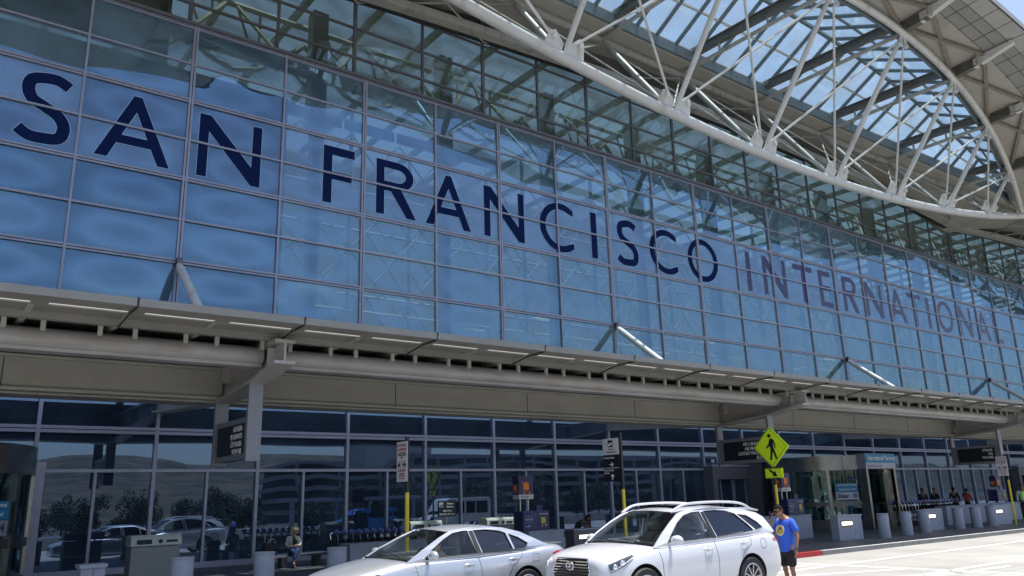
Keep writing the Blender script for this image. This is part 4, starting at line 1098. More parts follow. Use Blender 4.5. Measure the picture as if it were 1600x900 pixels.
# pedestrian crossing sign (both faces)
t = empty('crossing_sign', (22.75, 16.0, SW), 0, 'bright yellow green diamond crossing sign with walking figure and arrow plate', 'crossing sign')
MB().tube([(0, 0, 0), (0, 0, 1.95)], .045, 12).build('yellow_pole', M['yellow'], t, smooth=True)
MB().box((-.03, -.03, 1.95), (.03, .03, 3.75)).build('black_pole', M['black'], t)
cz = 3.14; hd = .645
def dia(r, x0, x1, nm, m):
    return MB().extr([(x0, 0, cz - r), (x0, r, cz), (x0, 0, cz + r), (x0, -r, cz)], (x1 - x0, 0, 0)).build(nm, m, t)
dia(hd, -.050, -.034, 'diamond_plate', M['lime']); dia(hd, .034, .050, 'diamond_plate', M['lime'])
def frame(sx):
    b = MB()
    for k in range(4):
        q0 = [(0, -1), (1, 0), (0, 1), (-1, 0)][k]; q1 = [(1, 0), (0, 1), (-1, 0), (0, -1)][k]; r = hd * .95
        b.tube([(sx, q0[0] * r, cz + q0[1] * r), (sx, q1[0] * r, cz + q1[1] * r)], .008, 6)
    return b.build('border', M['black'], t)
frame(-.05); frame(.05)
WALK = [[(-.17, -.02), (-.15, -.055), (-.02, .03), (.0, -.10), (-.06, -.42), (.01, -.42), (.075, -.14), (.16, -.40), (.225, -.38), (.115, -.02), (.115, .15), (.155, .04), (.15, -.05), (.19, -.055), (.205, .06), (.14, .22), (.06, .27), (-.01, .25), (-.06, .10)]]
def figure(sx, sgn):
    me = outline_mesh(WALK, .002); o = place_mesh(me, 'walking_figure', M['black'], (sx, 0, cz + .01), (0, -sgn, 0), (0, 0, 1), t, 1.0)
    MB().tube([(sx - .003, .015 * sgn, cz + .365), (sx + .003, .015 * sgn, cz + .365)], .062, 16).build('figure_head', M['black'], t)
figure(-.054, 1); figure(.054, -1)
for sx, sgn in ((-.05, 1), (.05, -1)):
    MB().box((min(sx, sx * .68), -.31, 2.16), (max(sx, sx * .68), .31, 2.47)).build('arrow_plate', M['lime'], t)
    AR = [[(-.16, .10), (-.12, .14), (.04, .03), (.075, .075), (.15, -.105), (-.04, -.09), (-.0, -.035)]]
    me = outline_mesh(AR, .002); place_mesh(me, 'arrow', M['black'], (sx * 1.08, 0, 2.315), (0, -sgn, 0), (0, 0, 1), t, 1.0)
    b = MB()
    for (a, c) in (((-.30, 2.17), (.30, 2.17)), ((.30, 2.17), (.30, 2.46)), ((.30, 2.46), (-.30, 2.46)), ((-.30, 2.46), (-.30, 2.17))): b.tube([(sx, a[0], a[1]), (sx, c[0], c[1])], .006, 6)
    b.build('plate_border', M['black'], t)

# porter service board
t = empty('porter_sign', (15.37, 24.0, SW), 0, 'small black Porter Service board in front of the glass', 'sign')
MB().tube([(0, .03, 0), (0, .03, 1.3)], .025, 10).build('post', M['steel'], t, smooth=True)
MB().box((-.36, 0, 1.24), (.36, .03, 1.76)).build('board', M['black'], t)
MB().box((-.32, -.006, 1.55), (-.16, -.001, 1.71)).build('icon_plate', M['white'], t)
b = MB().box((-.30, -.010, 1.57), (-.24, -.007, 1.62)); b.box((-.22, -.010, 1.57), (-.18, -.007, 1.67)); b.build('icon', M['black'], t)
for s, z, h, x, w in (('Porter', 1.63, .07, .0, .26), ('Service', 1.53, .07, -.02, .3), ('8am-11pm', 1.40, .06, -.16, .40), ('Call (415) 929-9267', 1.29, .055, -.31, .62)):
    text(s, h, (x, -.004, z), (1, 0, 0), (0, 0, 1), M['white'], t, width=w, bold=.01)

# cart kiosks with their two sided boards
def cart_icon(t, o, rightv, s, m_case, m_cart):
    """suitcase on a push cart, drawn as raised shapes"""
    rv = Vector(rightv); up = Vector((0, 0, 1)); nrm = rv.cross(up)
    def P(a, b, d=.0): return Vector(o) + rv * a * s + up * b * s + nrm * d
    b = MB()
    def qd(a0, b0, a1, b1): b.extr([P(a0, b0), P(a1, b0), P(a1, b1), P(a0, b1)], nrm * .004)
    qd(-.18, .02, .20, .40); qd(-.05, .40, .07, .47); b.build('suitcase_print', m_case, t)
    c = MB()
    pts = [P(-.34, .44, .004), P(-.24, .42, .004), P(-.20, -.06, .004), P(.28, -.10, .004)]
    c.tube(pts, .022 * s / .6 * .6 + .004, 6)
    for a in (-.16, .24): c.tube([P(a, -.18, .001), P(a, -.18, .007)], .06 * s, 10)
    c.build('cart_print', m_cart, t)
def kiosk(x, y, label, zb):
    t = empty('cart_kiosk', (x, y, zb), 0, label, 'kiosk', 'navy luggage cart kiosks')
    MB().box((-.52, 0, 0), (.52, .5, .56)).build('cabinet', M['navy'], t, bevel=.01)
    MB().box((-.53, -.006, .545), (.53, .5, .575)).build('top', M['bluedisc'], t)
    MB().box((.10, .1, .575), (.34, .2, .74)).build('screen_hood', M['navy'], t)
    text('smarte carte', .05, (.12, -.007, .465), (1, 0, 0), (0, 0, 1), M['white'], t, width=.34, bold=.02)
    text('smarte carte', .06, (-.523, .42, .12), (0, 0, 1), (0, 1, 0), M['gold'], t, width=.36)
    cart_icon(t, (.28, -.006, .20), (1, 0, 0), .42, M['gold'], M['gold'])
    b = MB()
    for i in range(3):
        b.box((-.42 + .11 * i, -.008, .30), (-.36 + .11 * i, -.004, .36)); b.box((-.42 + .07 * i, -.008, .10), (-.39 + .07 * i, -.004, .14 + .02 * i))
    b.box((-.44, -.008, .42), (-.12, -.004, .428)); b.box((-.44, -.008, .24), (-.12, -.004, .247)); b.box((-.03, -.008, .03), (-.025, -.004, .52)); b.build('instructions', M['alu'], t)
    return t
kiosk(16.14, 20.1, 'navy luggage cart kiosk with yellow suitcase print behind the silver sedan', SW + .80)
kiosk(27.75, 18.7, 'navy luggage cart kiosk with yellow print behind the man in the blue tee', SW + .87)
kiosk(46.3, 18.9, 'navy luggage cart kiosk by the far right pole', SW + .94)
def cartboard(x, y, z0, label, h0):
    t = empty('cart_board', (x, y, SW), 0, label, 'sign box', 'orange suitcase sign boxes on twin posts')
    w = .29
    for xx in (-.16, .16): MB().tube([(xx, .1, h0), (xx, .1, z0)], .025, 10).build('post', M['steel'], t, smooth=True)
    MB().box((-w, -.02, z0 + .14), (w, .30, z0 + .70)).build('box', M['navy'], t)
    MB().box((-w, -.02, z0), (w, .30, z0 + .138)).build('base_band', M['plate'], t)
    text('PAY HERE', .05, (-w + .08, -.023, z0 + .04), (1, 0, 0), (0, 0, 1), M['black'], t, width=.4)
    text('smarte carte', .04, (-w + .08, -.023, z0 + .61), (1, 0, 0), (0, 0, 1), M['redtxt'], t, width=.4)
    cart_icon(t, (-.0, -.022, z0 + .27), (1, 0, 0), .55, M['orange'], M['orange'])
    cart_icon(t, (-w - .002, .14, z0 + .27), (0, -1, 0), .38, M['orange'], M['orange'])
cartboard(16.07, 20.5, 1.74, 'dark box sign with orange suitcase on twin posts, behind the silver sedan', .66)
cartboard(27.8, 19.1, 1.74, 'dark box sign with orange suitcase on twin posts, behind the man in the blue tee', .8)
cartboard(46.6, 19.1, 1.5, 'dark box sign with orange suitcase, partly behind the far right no waiting sign', .9)

# luggage carts
def cart_proto():
    t = empty('luggage_cart', (0, 0, 0))
    b = MB(); b.tube([(0, -.25, .18), (0, .25, .18), (.62, .25, .16), (.62, -.25, .16), (0, -.25, .18)], .016, 6)
    for s in (-.25, .25): b.tube([(0, s, .18), (-.12, s, .95), (-.05, s * .9, 1.0)], .016, 6)
    b.build('frame', M['chrome'], t, smooth=True)
    MB().tube([(-.10, -.27, .93), (-.10, .27, .93)], .026, 8).build('handle', M['black'], t, smooth=True)
    MB().lathe([(.02, -.03), (.075, -.02), (.085, 0), (.075, .02), (.02, .03)], 14, (-.12, -.16, 1.0), 'y').build('blue_grip', M['bluedisc'], t, smooth=True)
    MB().extr([(-.10, -.25, .62), (-.10, .25, .62), (-.12, .25, .80), (-.12, -.25, .80)], (.03, 0, 0)).build('ad_panel', M['black'], t)
    for x, y in ((.05, -.22), (.05, .22), (.56, 0)): MB().tube([(x, y - .02, .07), (x, y + .02, .07)], .07, 12).build('wheel', M['rubber'], t)
    return t
ORD = ['leftmost', 'second', 'third', 'fourth', 'fifth', 'sixth', 'seventh', 'eighth', 'ninth', 'tenth', 'eleventh', 'twelfth', 'thirteenth', 'fourteenth', 'fifteenth', 'sixteenth', 'seventeenth', 'eighteenth', 'nineteenth', 'twentieth', 'twenty first', 'twenty second']
proto = cart_proto(); first = True
rows = [('left', [(10.75 + .24 * i, 22.75, SW - .05) for i in range(12)], 'blue gripped luggage cart from the left in the row behind the silver sedan'),
        ('mid', [(16.35 + .24 * i, 23.9, SW + .02) for i in range(5)], 'blue gripped luggage cart in the short row between pale bin and kiosk'),
        ('far', [(24.6 + .27 * i, 19.8, SW + .0) for i in range(7)], 'blue gripped luggage cart from the left in the row behind the white SUV tail'),
        ('right', [(37.5 + .30 * i, 20.2, SW + .08) for i in range(22)], 'blue gripped luggage cart from the left in the long row at far right')]
for nm, pts, lab in rows:
    for n_, (x, y, z) in enumerate(pts):
        c = proto if first else copy_tree(proto); first = False
        c.location = (x, y, z); setp(c, ORD[n_] + ' ' + lab, 'luggage cart', 'nested luggage carts, ' + nm + ' row')

# equipment standing behind the far right bollards
t = empty('check_in_scale', (39.0, 20.5, SW), 0, 'pale steel baggage scale stand between the lobby and the far bollards', 'baggage scale')
MB().box((-.3, -.2, 0), (.3, .2, .95)).build('body', M['bin'], t); MB().box((-.35, -.6, 0), (.35, -.2, .2)).build('platform', M['steel'], t)
MB().tube([(-.9, 0, 0), (-.9, 0, 1.25), (-.5, 0, 1.3)], .03, 8).build('arm', M['chrome'], t, smooth=True)
t = empty('podium', (19.05, 21.0, SW), 0, 'dark grey kerbside podium with a lit recess, a man leaning on it', 'podium')
MB().box((-.6, 0, 0), (.6, .45, .68)).build('body', M['alu_dark'], t); MB().box((-.63, -.03, .68), (.63, .48, .72)).build('top', M['alu'], t)
f = MB().box((-.42, -.012, .36), (.12, 0, .56)).build('lamp_frame', M['steel_dark'], t); MB().box((-.38, -.018, .40), (.08, -.013, .52)).build('lamp', M['lamp2'], f)
t = empty('railing', (18.2, 24.2, SW), 0, 'low dark steel railing by the glass, left of the podium', 'railing')
MB().tube([(-1.6, 0, .55), (.8, 0, .55)], .03, 8).build('rail', M['steel_dark'], t)
for x in (-1.5, -.3, .7): MB().tube([(x, 0, 0), (x, 0, .55)], .025, 8).build('post', M['steel_dark'], t)
# ------------------------------------------------------------------ cars (local x: nose 0 -> tail L, near side -y)
def lerp(a, b, t): return a + (b - a) * t
def table(tb, x):
    for a, b in zip(tb, tb[1:]):
        if x <= b[0]:
            t = (x - a[0]) / (b[0] - a[0]); return [lerp(p, q, t) for p, q in zip(a[1:], b[1:])]
    return list(tb[-1][1:])
def car(S, loc, label):
    L = S['L']; paint = M[S['paint']]
    t = empty(S['name'], loc, 0, label, 'car')
    # --- body shell
    b = MB(); rows = []
    for st in S['st']:
        x, w, zb, zm, zs, wi, z1, z2 = st
        rows.append([(x, 0, zb), (x, .70 * w, zb), (x, w - .05, zb + .05), (x, w - .015, (zb + zm) / 2), (x, w, zm), (x, w - .012, zm + (zs - zm) * .55), (x, w - .055, zs), (x, wi, z1), (x, wi * .5, (z1 + z2) / 2 + S.get('crown', .01)), (x, 0, z2 + S.get('crown', .01))])
    full = [r + [(p[0], -p[1], p[2]) for p in r[-2:0:-1]] for r in rows]
    ids = [[b.vert(p) for p in r] for r in full]; n = len(ids[0])
    for A, B in zip(ids, ids[1:]):
        for j in range(n): b.face((A[j], A[(j + 1) % n], B[(j + 1) % n], B[j]))
    b.face(ids[0][::-1]); b.face(ids[-1])
    body = b.build('body', [paint, M['rubber']], t, smooth=True)
    sub = body.modifiers.new('s', 'SUBSURF'); sub.levels = 2; sub.render_levels = 2
    bake(body)
    cutm = MB()
    for xw in S['wheels']:
        for sg in (-1, 1): cutm.lathe([(S['arch'], -.14), (S['arch'], .14)], 40, (xw, sg * (S['W'] - .10), S['wr'] + .01), 'y')
    cut = cutm.build('cut', [M['rubber']]); bpy.context.view_layer.update()
    cut.parent = t
    bo = body.modifiers.new('b', 'BOOLEAN'); bo.operation = 'DIFFERENCE'; bo.object = cut; bo.solver = 'EXACT'; bo.material_mode = 'TRANSFER'
    bpy.context.view_layer.update(); bake(body); bpy.data.objects.remove(cut)
    body.data.polygons.foreach_set('use_smooth', [True] * len(body.data.polygons))
    try: body.data.set_sharp_from_angle(angle=R_(38))
    except Exception: pass
    bm = bmesh.new(); bm.from_mesh(body.data); bvh = BVHTree.FromBMesh(bm); bm.free()
    def side(x, z, sg, off=.003):
        h = bvh.ray_cast(Vector((x, sg * 3, z)), Vector((0, -sg, 0)))
        if h[0] is None: return Vector((x, sg * (S['W'] - .05), z))
        return h[0] + h[1] * off * (1 if h[1].y * sg > 0 else -1)
    def front(y, z, off=.004):
        h = bvh.ray_cast(Vector((-3, y, z)), Vector((1, 0, 0)))
        if h[0] is None: return Vector((.1, y, z))
        return h[0] + Vector((-off, 0, 0))
    # --- upper body: greenhouse surface
    W = S['W']; zb0, wr_, zr = S['belt_w'], S['roof_w'], S['roof_z']
    def gy(x, z):
        bz = table(S['belt'], x)[0]; u = max(0, (z - bz) / (zr - bz))
        k = table(S['taper'], x)[0]
        return (zb0 + (wr_ - zb0) * (u ** 1.25)) - k
    for sg in (-1, 1):
        me = outline_mesh([S['side']] + S['wins'], .0)
        for v in me.vertices: v.co = Vector((v.co.x, sg * gy(v.co.x, v.co.y), v.co.y))
        bm = bmesh.new(); bm.from_mesh(me); bmesh.ops.remove_doubles(bm, verts=bm.verts, dist=.0005)
        bmesh.ops.recalc_face_normals(bm, faces=bm.faces)
        for f in bm.faces:
            if f.normal.y * sg < 0: f.normal_flip()
        r = bmesh.ops.solidify(bm, geom=bm.faces[:], thickness=.035); bm.to_mesh(me); bm.free()
        me.materials.append(paint); o = bpy.data.objects.new('side_frame', me); col.objects.link(o); o.parent = t
        for k, wn in enumerate(S['wins']):
            me = outline_mesh([wn], .0)
            for v in me.vertices: v.co = Vector((v.co.x, sg * (gy(v.co.x, v.co.y) - .012), v.co.y))
            me.materials.clear(); me.materials.append(M['glass_car'] if k == 0 else M['glass_tint'])
            if S.get('open') and k == 0 and sg == -1:
                for v in me.vertices:
                    pass
            o = bpy.data.objects.new('side_window', me); col.objects.link(o); o.parent = t
            # dark rubber surround
            q = MB(); pts = [Vector((p[0], sg * (gy(p[0], p[1]) + .002), p[1])) for p in wn]
            q.tube(pts, .009, 5, closed=True); q.build('window_trim', M['black'] if not S.get('chrome') else M['black'], o)
    # black B pillar strip
    for sg in (-1, 1):
        q = MB(); p0, p1 = S['bpillar']; 
        for dx in (0,):
            q.extr([(p0[0], sg * (gy(*p0) + .003), p0[1]), (p0[0] + .10, sg * (gy(p0[0] + .1, p0[1]) + .003), p0[1]), (p1[0] + .08, sg * (gy(p1[0] + .08, p1[1]) + .003), p1[1]), (p1[0], sg * (gy(*p1) + .003), p1[1])], (0, sg * .004, 0))
        q.build('door_pillar', M['black'], t)
    def strip(c0, c1, n, m, nm, mt, bulge=0, th=0):
        rows = []
        for i in range(n + 1):
            u = i / n
            rows.append([tuple(Vector(p).lerp(Vector(q_), u) + Vector((0, 0, bulge * math.sin(math.pi * u)))) for p, q_ in zip(c0, c1)])
        return MB().grid(rows).build(nm, mt, t, smooth=True)
    def arc(xc, xe, zc, ze, w, n=12):
        out = []
        for i in range(n + 1):
            u = -1 + 2 * i / n; e = abs(u) ** 2.4; out.append((xc + (xe - xc) * e, w * u, zc + (ze - zc) * e))
        return out
    A0, A1, B0, B1 = [arc(*q) for q in S['arcs']]     # windscreen base, top, rear glass top, base
    strip(A0, A1, 6, 0, 'windscreen', M['glass_car'], .012)
    strip(B0, B1, 6, 0, 'rear_window', M['glass_tint'], .01)
    rp = S['roofpts']; arcs = [A1] + [arc(*q) for q in rp] + [B0]; rows = arcs
    rf = MB().grid(rows).build('roof', paint, t, smooth=True)
    sb = rf.modifiers.new('s', 'SUBSURF'); sb.levels = 2; sb.render_levels = 2; bake(rf)
    # cowl and parcel shelf, dashboard, seats
    q = MB().box((S['cowl'][0], -W + .22, S['cowl'][1] - .10), (S['cowl'][0] + .42, W - .22, S['cowl'][1] - .02)); q.build('dashboard', M['dark'], t, bevel=.02)
    q = MB().box((S['cowl'][0] - .06, -W + .16, S['cowl'][1] - .04), (S['cowl'][0] + .08, W - .16, S['cowl'][1] - .005)); q.build('cowl', M['black'], t)
    for (sx, sy) in S['seats']:
        st = MB(); st.extr([(sx, sy - .24, .70), (sx + .12, sy - .24, .70), (sx + .30, sy - .20, S['seat_z']), (sx + .20, sy - .20, S['seat_z'])], (0, .46, 0))
        so = st.build('seat', M['seat'], t, bevel=.02)
        MB().box((sx + .20, sy - .12, S['seat_z'] + .02), (sx + .31, sy + .14, S['seat_z'] + .20)).build('headrest', M['seat'], so, bevel=.03)
    q = MB(); wx, wy, wz = S['steer']
    q.tube([(wx + .05 * math.cos(a), wy + .18 * math.sin(a), wz + .17 * math.cos(a)) for a in [2 * math.pi * i / 20 for i in range(20)]], .014, 6, closed=True); q.build('steering_wheel', M['black'], t, smooth=True)
    MB().box((S['arcs'][1][0] - .05, -.12, S['arcs'][1][2] - .13), (S['arcs'][1][0] - .02, .12, S['arcs'][1][2] - .06)).build('rear_view_mirror', M['black'], t, bevel=.01)
    for k, yy in enumerate((-.45, .15)):
        q = MB(); c = S['cowl']; q.tube([(c[0] - .02, yy, c[1] + .01), (c[0] + .10, yy + .55, c[1] + .05)], .008, 5); q.build('wiper', M['black'], t)
    # seams on the doors
    for sg in (-1, 1):
        q = MB()
        for ln in S['seams']:
            pts = []
            for a, c in zip(ln, ln[1:]):
                for i in range(6): pts.append(side(lerp(a[0], c[0], i / 6), lerp(a[1], c[1], i / 6), sg, .0005))
            pts.append(side(ln[-1][0], ln[-1][1], sg, .0005)); q.tube(pts, .0042, 4)
        q.build('door_seam', M['rubber'], t)
        for (hx, hz) in S['handles']:
            c = side(hx, hz, sg, 0); q = MB()
            q.tube([c + Vector((-.10, sg * .004, 0)), c + Vector((-.07, sg * .035, .006)), c + Vector((.07, sg * .035, .008)), c + Vector((.11, sg * .004, .004))], [.010, .015, .015, .010], 8)
            ho = q.build('door_handle', M[S['handle_mat']], t, smooth=True)
            MB().sphere(tuple(c + Vector((-.01, sg * -.003, -.002))), (.075, .012, .035), 14, 8).build('handle_cup', M['alloy'], ho, smooth=True)
        # mirror
        mx, mz = S['mirror']; my = sg * (W + .10)
        q = MB().sphere((mx, my, mz), (.085, .125, .085), 16, 10); mo = q.build('side_mirror', paint, t, smooth=True)
        for v in mo.data.vertices:
            if v.co.x > mx + .03: v.co.x = mx + .03
            if v.co.z < mz - .055: v.co.z = mz - .055
        MB().extr([(mx - .03, sg * (W - .10), mz - .07), (mx + .03, sg * (W - .10), mz - .07), (mx + .02, my - sg * .05, mz - .05), (mx - .04, my - sg * .05, mz - .05)], (0, 0, .035)).build('mirror_arm', M['black'] if S['name'] == 'sedan' else paint, mo)
        # wheels
        for xw in S['wheels']:
            wr = S['wr']; yo = sg * (W - .11)
            wv = empty('wheel', (xw, yo, wr), parent=t)
            MB().lathe([(wr * .62, -.10), (wr * .93, -.11), (wr, -.08), (wr, .08), (wr * .93, .11), (wr * .62, .10)], 40, (0, 0, 0), 'y', cap=False).build('tyre', M['rubber'], wv, smooth=True)
            q = MB(); q.lathe([(wr * .70, .104 * sg), (wr * .66, .112 * sg), (wr * .62, .09 * sg), (wr * .60, -.02 * sg)], 40, (0, 0, 0), 'y', cap=False)
            ns = S['spokes']
            for k in range(ns):
                a = 2 * math.pi * k / ns + .2
                for da in ((-.10, .10) if ns < 8 else (0,)):
                    q.beam((math.cos(a) * .045, sg * .085, math.sin(a) * .045), (math.cos(a + da) * wr * .64, sg * .10, math.sin(a + da) * wr * .64), .022 if ns > 8 else .03, .02, up=(0, 1, 0))
            q.tube([(0, sg * .06, 0), (0, sg * .108, 0)], .055, 16)
            q.build('rim', M['alloy'], wv)
            MB().tube([(0, sg * .01, 0), (0, sg * .03, 0)], wr * .5, 20).build('brake_disc', M['steel_dark'], wv)
    return t, side, front, bvh, gy

def surf_patch(poly, fn, m, nm, t, cuts=3, th=.012, axis='side'):
    me = outline_mesh([poly], 0.0)
    bm = bmesh.new(); bm.from_mesh(me); bmesh.ops.subdivide_edges(bm, edges=bm.edges[:], cuts=cuts, use_grid_fill=True)
    for v in bm.verts: v.co = fn(v.co.x, v.co.y)
    bmesh.ops.recalc_face_normals(bm, faces=bm.faces); bm.to_mesh(me); bm.free()
    me.materials.clear(); me.materials.append(m); me.polygons.foreach_set('use_smooth', [True] * len(me.polygons))
    o = bpy.data.objects.new(nm, me); col.objects.link(o); o.parent = t
    return o

SUV = dict(name='suv', L=4.77, W=.94, paint='pearl', wheels=(.93, 3.67), wr=.375, arch=.425, spokes=10, handle_mat='pearl', crown=.012,
    st=[(.02, .62, .30, .52, .72, .45, .80, .83), (.06, .74, .26, .52, .78, .52, .88, .92), (.18, .84, .23, .54, .86, .58, .96, .99), (.45, .915, .22, .58, .93, .64, 1.01, 1.045), (.80, .94, .22, .60, .985, .68, 1.055, 1.09), (1.15, .94, .22, .62, 1.02, .72, 1.09, 1.115),
        (1.32, .94, .22, .63, 1.03, .80, 1.04, .98), (1.6, .94, .22, .63, 1.05, .82, 1.0, .80), (2.7, .94, .22, .64, 1.09, .82, 1.02, .80), (3.6, .945, .22, .66, 1.125, .82, 1.06, .90), (4.2, .94, .24, .68, 1.14, .80, 1.10, 1.0), (4.45, .92, .28, .68, 1.14, .74, 1.15, 1.14), (4.66, .87, .36, .66, 1.05, .68, 1.09, 1.09), (4.76, .78, .42, .62, .86, .58, .92, .93)],
    belt=[(1.0, 1.02), (1.4, 1.035), (2.8, 1.09), (4.3, 1.14), (4.7, 1.15)], taper=[(1.0, .03), (1.7, .0), (3.6, .0), (4.2, .03), (4.6, .08)],
    belt_w=.885, roof_w=.655, roof_z=1.60,
    side=[(1.20, 1.03), (1.50, 1.25), (1.80, 1.43), (2.05, 1.555), (2.35, 1.615), (2.8, 1.635), (3.3, 1.625), (3.8, 1.58), (4.25, 1.50), (4.42, 1.42), (4.52, 1.26), (4.60, 1.14), (4.3, 1.13), (3.6, 1.10), (2.7, 1.06), (1.6, 1.02)],
    wins=[[(1.56, 1.10), (1.70, 1.22), (1.95, 1.40), (2.18, 1.51), (2.42, 1.555), (2.62, 1.565), (2.70, 1.13), (2.2, 1.115)],
          [(2.84, 1.135), (2.76, 1.57), (3.05, 1.575), (3.35, 1.555), (3.56, 1.50), (3.80, 1.30), (3.90, 1.20), (3.6, 1.175)],
          [(3.66, 1.49), (3.90, 1.455), (4.12, 1.33), (4.22, 1.24), (4.0, 1.205)]],
    bpillar=((2.71, 1.12), (2.66, 1.56)),
    arcs=[(1.02, 1.30, 1.10, 1.06, .83), (1.90, 2.10, 1.61, 1.56, .64), (4.30, 4.24, 1.56, 1.50, .62), (4.62, 4.48, 1.18, 1.16, .78)],
    roofpts=[(2.35, 2.45, 1.665, 1.60, .665), (2.9, 2.9, 1.685, 1.635, .67), (3.5, 3.5, 1.665, 1.61, .66)],
    cowl=(1.30, 1.11), seats=((2.35, -.38), (2.35, .38), (3.25, -.38), (3.25, .38)), seat_z=1.22, steer=(1.85, -.38, 1.06),
    seams=[[(1.30, .99), (1.34, .80), (1.34, .45), (1.40, .34)], [(2.72, 1.06), (2.76, .80), (2.74, .40)], [(3.74, 1.10), (3.72, .96), (3.50, .86), (3.34, .62), (3.20, .42)], [(1.40, .34), (3.2, .34)]],
    handles=((2.52, .94), (3.52, .99)), mirror=(1.60, 1.13))
CL = (8.97, 10.49, 0)
for i_, s_ in enumerate(SUV['st']):
    if s_[0] < .93: SUV['st'][i_] = (.93 - (.93 - s_[0]) * .86,) + tuple(s_[1:])
t, side, front, bvh, gy = car(SUV, CL, 'pearl white SUV with roof rails and black grille, parked behind the silver sedan')
# grille, headlamps, emblem, rails
gr = [(-.40, .60), (.40, .60), (.46, .70), (.37, .90), (-.37, .90), (-.46, .70)]
o = surf_patch(gr, lambda y, z: front(y, z, .006), M['black'], 'grille', t)
for z in (.64, .685, .73, .775, .82, .865):
    w = .43 if z < .8 else .385
    pts = catmull([tuple(front(-w + 2 * w * i / 4, z, .022)) for i in range(5)], 4); MB().tube(pts, .011, 6).build('grille_bar', M['chrome'], o, smooth=True)
rim_pts = [front(y, z, .014) for y, z in gr]; MB().tube(rim_pts, .014, 6, closed=True).build('grille_rim', M['chrome'], o, smooth=True)
em = empty('emblem', tuple(front(0, .79, .035)), parent=o)
MB().tube([(0, .085 * math.cos(a), .062 * math.sin(a)) for a in [2 * math.pi * i / 28 for i in range(28)]], .010, 8, closed=True).build('emblem_ring', M['chrome'], em, smooth=True) if False else None
e = MB(); e.tube([(0, .085 * math.cos(a), .062 * math.sin(a)) for a in [2 * math.pi * i / 28 for i in range(28)]], .010, 8, closed=True)
e.tube([(0, -.03, .045), (0, .028, -.028), (0, .03, -.034)], .009, 6); e.tube([(0, .03, -.034), (0, -.05, -.034)], .009, 6)
bpy.data.objects.remove(em); e = e.build('emblem', M['chrome'], o, smooth=True); e.location = front(0, .79, .035)
MB().box((0.0, -.60, .36), (.16, .60, .50)).build('lower_intake', M['black'], t)
for sg in (-1, 1):
    def hl(x, z, sg=sg, off=.004):
        return side(max(.93 - (.93 - x) * .86, .27), z, sg, off)
    hp = [(.10, .72), (.16, .70), (.45, .80), (.70, .93), (.68, .955), (.40, .90), (.16, .82)]
    hb = surf_patch(hp, lambda x, z: hl(x, z, off=.003), M['steel_dark'], 'headlight', t)
    surf_patch(hp, lambda x, z: hl(x, z, off=.016), M['lens'], 'headlight_lens', hb)
    c = hl(.26, .785, off=.002); MB().sphere(tuple(c), (.05, .03, .05), 14, 8).build('projector', M['reflector'], hb, smooth=True)
    c = hl(.42, .84, off=.002); MB().sphere(tuple(c), (.06, .02, .045), 14, 8).build('projector', M['reflector'], hb, smooth=True)
    pts = [hl(.16 + .5 * i / 8, .72 + .19 * i / 8, off=.018) for i in range(9)]; MB().tube(pts, .006, 5).build('lamp_trim', M['chrome'], hb, smooth=True)
    tl = [(4.40, .99), (4.62, .97), (4.64, 1.02), (4.58, 1.05), (4.42, 1.03)]
    surf_patch(tl, lambda x, z: side(min(x, 4.68), z, sg, .005), M['redlens'], 'tail_light', t)
    # roof rail
    zr = lambda x: (1.60 if x < 2.3 else 1.635) + .0
    pts = [(1.98, .60, 1.57), (2.25, .615, 1.68), (2.6, .62, 1.715), (3.3, .62, 1.72), (3.9, .61, 1.68), (4.2, .60, 1.57)]
    MB().tube([(p[0], p[1] * sg, p[2]) for p in catmull(pts, 4)], .022, 8).build('roof_rail', M['pearl'], t, smooth=True)
MB().box((2.28, -.42, 1.672), (3.0, .42, 1.690)).build('sunroof', M['glass_tint'], t)
MB().extr([(4.18, -.60, 1.60), (4.52, -.56, 1.545), (4.50, -.56, 1.52), (4.18, -.60, 1.55)], (0, 1.2, 0)).build('spoiler', M['pearl'], t, bevel=.008)
for (fx, fz) in ((4.08, .96),):
    q = MB(); pts = [side(fx + .085 * math.cos(a), fz + .085 * math.sin(a), -1, .001) for a in [2 * math.pi * i / 20 for i in range(20)]]
    q.tube(pts, .003, 4, closed=True); q.build('fuel_flap_seam', M['rubber'], t)

